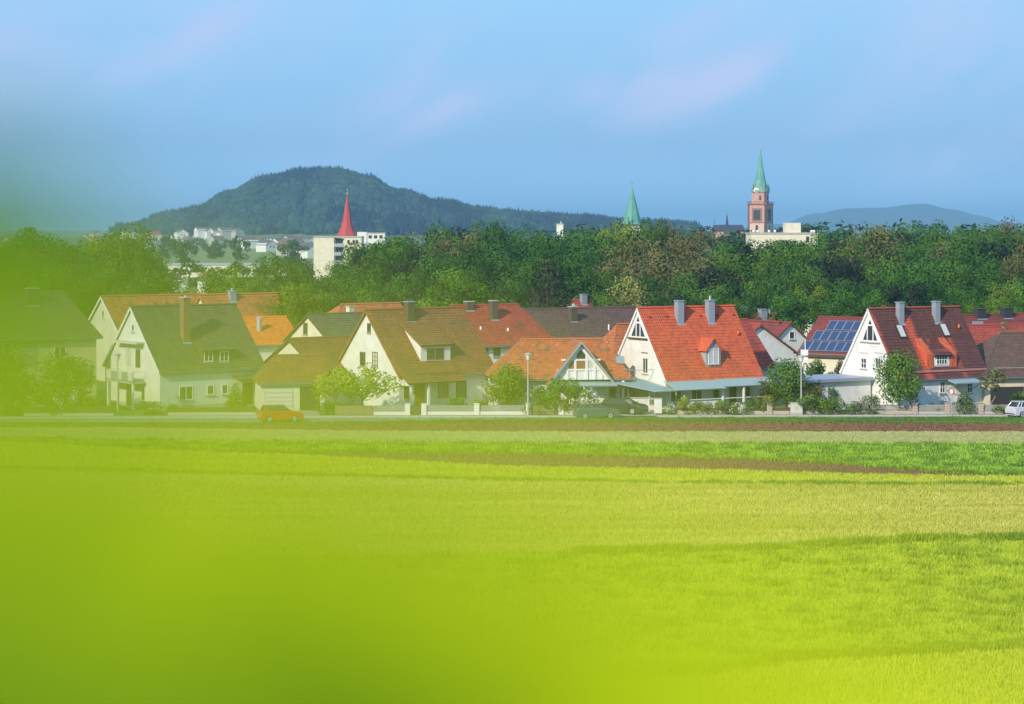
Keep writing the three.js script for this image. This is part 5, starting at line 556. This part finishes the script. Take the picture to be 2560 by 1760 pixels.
// driveways
for (const [n, a, b] of [['driveway', 1500, 1640], ['driveway', 640, 800], ['driveway', 2535, 2700]]) { const q = 200.9, r = 207, p = [[a, q], [b, q], [b, r], [a, r]].map(([px, d]) => V(X(px, d), .124, -d)); struct(part(scene, n, slab(...p, .02), mat(0xffffff, .9, { map: noisy(5, sr(140, 136, 126), sr(160, 156, 144), 68) }))); }
function car(label, px, d, turn, color, o = {}) {
  const { L = 4.0, W = 1.72, h = 1.45, rear = .78, hood = .62 } = o, g = thing('parked_car', label, 'car', X(px, d), o.y ?? .01, -d, turn), paint = new THREE.MeshPhysicalMaterial({ color, roughness: .4, clearcoat: 1, clearcoatRoughness: .08, metalness: o.metal ?? .1 });
  const a = -L / 2, b = L / 2, wr = .31, wx = [a + .78, b - .82], belt = .92, pts = [[a + .06, .28], [a, .5], [a + .03, .78], [a + .12, belt + .02], [b - L * .30, belt + .02], [b - .35, .82], [b - .06, .70], [b, .5], [b - .05, .26]];
  for (const x of [wx[1], wx[0]]) for (let i = 0; i <= 8; i++) { const t = i / 8 * Math.PI; pts.push([x + Math.cos(t) * (wr + .06), .26 + Math.sin(t) * (wr + .08)]); }
  part(g, 'body', exZ(pts, -W / 2, W / 2, [], .07), paint);
  const w1 = W / 2 - .06, w2 = W / 2 - .24, x0 = a + .16, x1 = b - L * .24, t0 = a + rear * .6, t1 = b - L * .44, hx = (q0, q1, y0, y1, u0, u1, v0, v1) => { const P = (x, y, z) => V(x, y, z), A = [P(u0, y0, q0), P(u1, y0, q0), P(v1, y1, q1), P(v0, y1, q1)], B = [P(u0, y0, -q0), P(u1, y0, -q0), P(v1, y1, -q1), P(v0, y1, -q1)], pos = [], f = (i, j, k, l) => { for (const v of [i, j, k, i, k, l]) pos.push(v.x, v.y, v.z); }; f(...A); f(B[1], B[0], B[3], B[2]); f(A[1], B[1], B[2], A[2]); f(B[0], A[0], A[3], B[3]); f(A[3], A[2], B[2], B[3]); const G = new THREE.BufferGeometry(); G.setAttribute('position', new THREE.Float32BufferAttribute(pos, 3)); G.computeVertexNormals(); return G; };
  part(g, 'cabin_glass', hx(w1, w2, belt, h - .05, x0, x1, t0, t1), M.glass);
  part(g, 'roof', new RoundedBoxGeometry(t1 - t0 + .2, .08, w2 * 2 + .1, 3, .035).translate((t0 + t1) / 2, h - .04, 0), paint);
  for (const s of [-1, 1]) { const bar = (u, v, r) => part(g, 'pillar', rod(V(u, belt, s * (w1 + .003)), V(v, h - .06, s * (w2 + .01)), r, r * .8, 6), paint); bar(x0 + .06, t0 + .02, .07); bar(mix(x0, x1, .46), mix(t0, t1, .5), .035); bar(x1 - .06, t1 - .02, .045); bar(x0 + .42, t0 + .3, .05); part(g, 'door_line', bx(mix(x0, x1, .44), mix(x0, x1, .44) + .02, .35, belt, s * W / 2 - .004, s * W / 2 + .004), M.dark); part(g, 'door_handle', bx(mix(x0, x1, .5), mix(x0, x1, .5) + .16, .76, .8, s > 0 ? W / 2 - .005 : -W / 2 - .03, s > 0 ? W / 2 + .03 : -W / 2 + .005), paint); part(g, 'mirror', new RoundedBoxGeometry(.12, .14, .2, 2, .04).translate(x1 - .2, belt + .1, s * (W / 2 + .07)), paint);
    part(g, 'headlight', new RoundedBoxGeometry(.26, .15, .36, 2, .05).translate(b - .14, .66, s * (W / 2 - .25)), M.lampglass); part(g, 'tail_light', new RoundedBoxGeometry(.14, .3, .2, 2, .04).translate(a + .07, .78, s * (W / 2 - .12)), mat(lin(.40, .02, .02), .3));
    for (const x of wx) { const t = part(g, 'wheel', new THREE.CylinderGeometry(wr, wr, .2, 20).rotateX(Math.PI / 2), M.rubber, [x, wr, s * (W / 2 - .13)]); part(t, 'rim', new THREE.CylinderGeometry(.21, .2, .03, 16).rotateX(Math.PI / 2), M.steel, [0, 0, s * .1]); part(t, 'hub', new THREE.CylinderGeometry(.06, .06, .03, 10).rotateX(Math.PI / 2), M.blackmetal, [0, 0, s * .125]); } }
  part(g, 'number_plate', bx(a - .025, a - .002, .52, .63, -.25, .25), M.frame); part(g, 'number_plate', bx(b + .002, b + .025, .4, .51, -.25, .25), M.frame); part(g, 'bumper', new RoundedBoxGeometry(.14, .2, W - .1, 2, .05).translate(a + .03, .38, 0), M.blackmetal); part(g, 'bumper', new RoundedBoxGeometry(.14, .16, W - .1, 2, .05).translate(b - .04, .3, 0), M.blackmetal);
  return g;
}
car('small orange-red hatchback parked by the garage', 701, 196.4, .32, lin(.55, .045, .012), { L: 3.9, h: 1.5 });
car('grey-green hatchback parked on the road', 1490, 199.6, .2, lin(.10, .16, .15), { L: 4.0, h: 1.42, metal: .3 });
car('dark green-black car with headlights towards the field in the driveway', 1560, 203.6, -.55, lin(.018, .03, .026), { L: 4.3, h: 1.46, y: .13 });
car('white car cut by the right picture edge', 2572, 201.2, .35, lin(.62, .63, .70), { L: 4.0, h: 1.5, rear: 1.0, y: .02 });

// ---------- leaves added close to the lens, out of focus, for the green veil ----------
function leafBlade(base, tip, width, cup, seed, org) { // a broad leaf between two points, folded a little along its midrib
  const R = rng(seed), ax = tip.clone().sub(base), len = ax.length(); ax.normalize(); const toCam = V(0, H, 0).sub(base.clone().lerp(tip, .5)).normalize(), side = ax.clone().cross(toCam).normalize(), n = side.clone().cross(ax).normalize(), p = [], ix = [], uv = [], N = 16, K = 8;
  for (let i = 0; i <= N; i++) { const t = i / N, w = width / 2 * Math.pow(Math.sin(Math.PI * Math.pow(clamp(t, .002, .998), .8)), .75) * (1 + .06 * Math.sin(t * 40 + seed)); for (let j = 0; j <= K; j++) { const s = j / K * 2 - 1, q = base.clone().addScaledVector(ax, t * len).addScaledVector(side, s * w).addScaledVector(n, Math.abs(s) * w * cup - Math.sin(t * Math.PI) * len * .04); q.sub(org); p.push(q.x, q.y, q.z); uv.push(t, s); if (i && j) { const a = i * (K + 1) + j; ix.push(a - K - 2, a - K - 1, a, a - K - 2, a, a - 1); } } }
  const g = new THREE.BufferGeometry(); g.setAttribute('position', new THREE.Float32BufferAttribute(p, 3)); g.setAttribute('uv', new THREE.Float32BufferAttribute(uv, 2)); g.setIndex(ix); g.computeVertexNormals(); return g;
}
const LIME = [[[-1259, 1124, .33], [3229, 2248, .33], .077, .06, 1], [[-850, 1537, .24], [3708, 3330, .24], .0455, .06, 2], [[-174, 1200, .266], [443, 1345, .266], .036, .06, 3]];
const GREEN = [[[-230, 440, .59], [150, 800, .59], .06, .06, 4], [[-1170, 1520, .466], [1299, 2020, .466], .047, .06, 5], [[-1258, 1629, .2], [1534, 2096, .2], .0345, .06, 6], [[-178, 907, .276], [270, 1094, .276], .036, .06, 7]];
const at = (px, py, d) => V(X(px, d), Y(py, d), -d);
{
  const sheen = { specularIntensity: .2 }, young = new THREE.MeshPhysicalMaterial({ color: lin(.39, .49, .005), roughness: .9, ...sheen }), old = new THREE.MeshPhysicalMaterial({ color: lin(.04, .145, .004), roughness: .9, ...sheen }), stemMat = mat(lin(.2, .3, .04), .7);
  const plant = (label, px, d, m, list, top) => {
    const g = thing('veil_leaves', label, 'plant', X(px, d), 16, -d), p = (...a) => at(...a).sub(g.position), hub = p(px + 60, top, d);
    for (const [b, t, w, cup, s] of list) { const q = part(g, 'leaf', leafBlade(at(...b), at(...t), w, cup, s, g.position), m); part(q, 'leaf_stalk', rod(b[0] > 0 ? p(b[0] + 100, 3600, b[2]) : hub.clone().lerp(V(0, 0, 0), .15), p(...b), .0016, .0012, 6), stemMat); }
    part(g, 'stem', [rod(V(0, 0, 0), hub, .005, .003, 8)], stemMat);
  };
  plant('blurred yellow-green leaves added near the lens for the green veil across the lower picture', -1500, .38, young, LIME, 1500);
  plant('blurred darker green leaves added near the lens for the veil at the left edge', -1100, .46, old, GREEN, 900);
}
renderer.render(scene, camera);
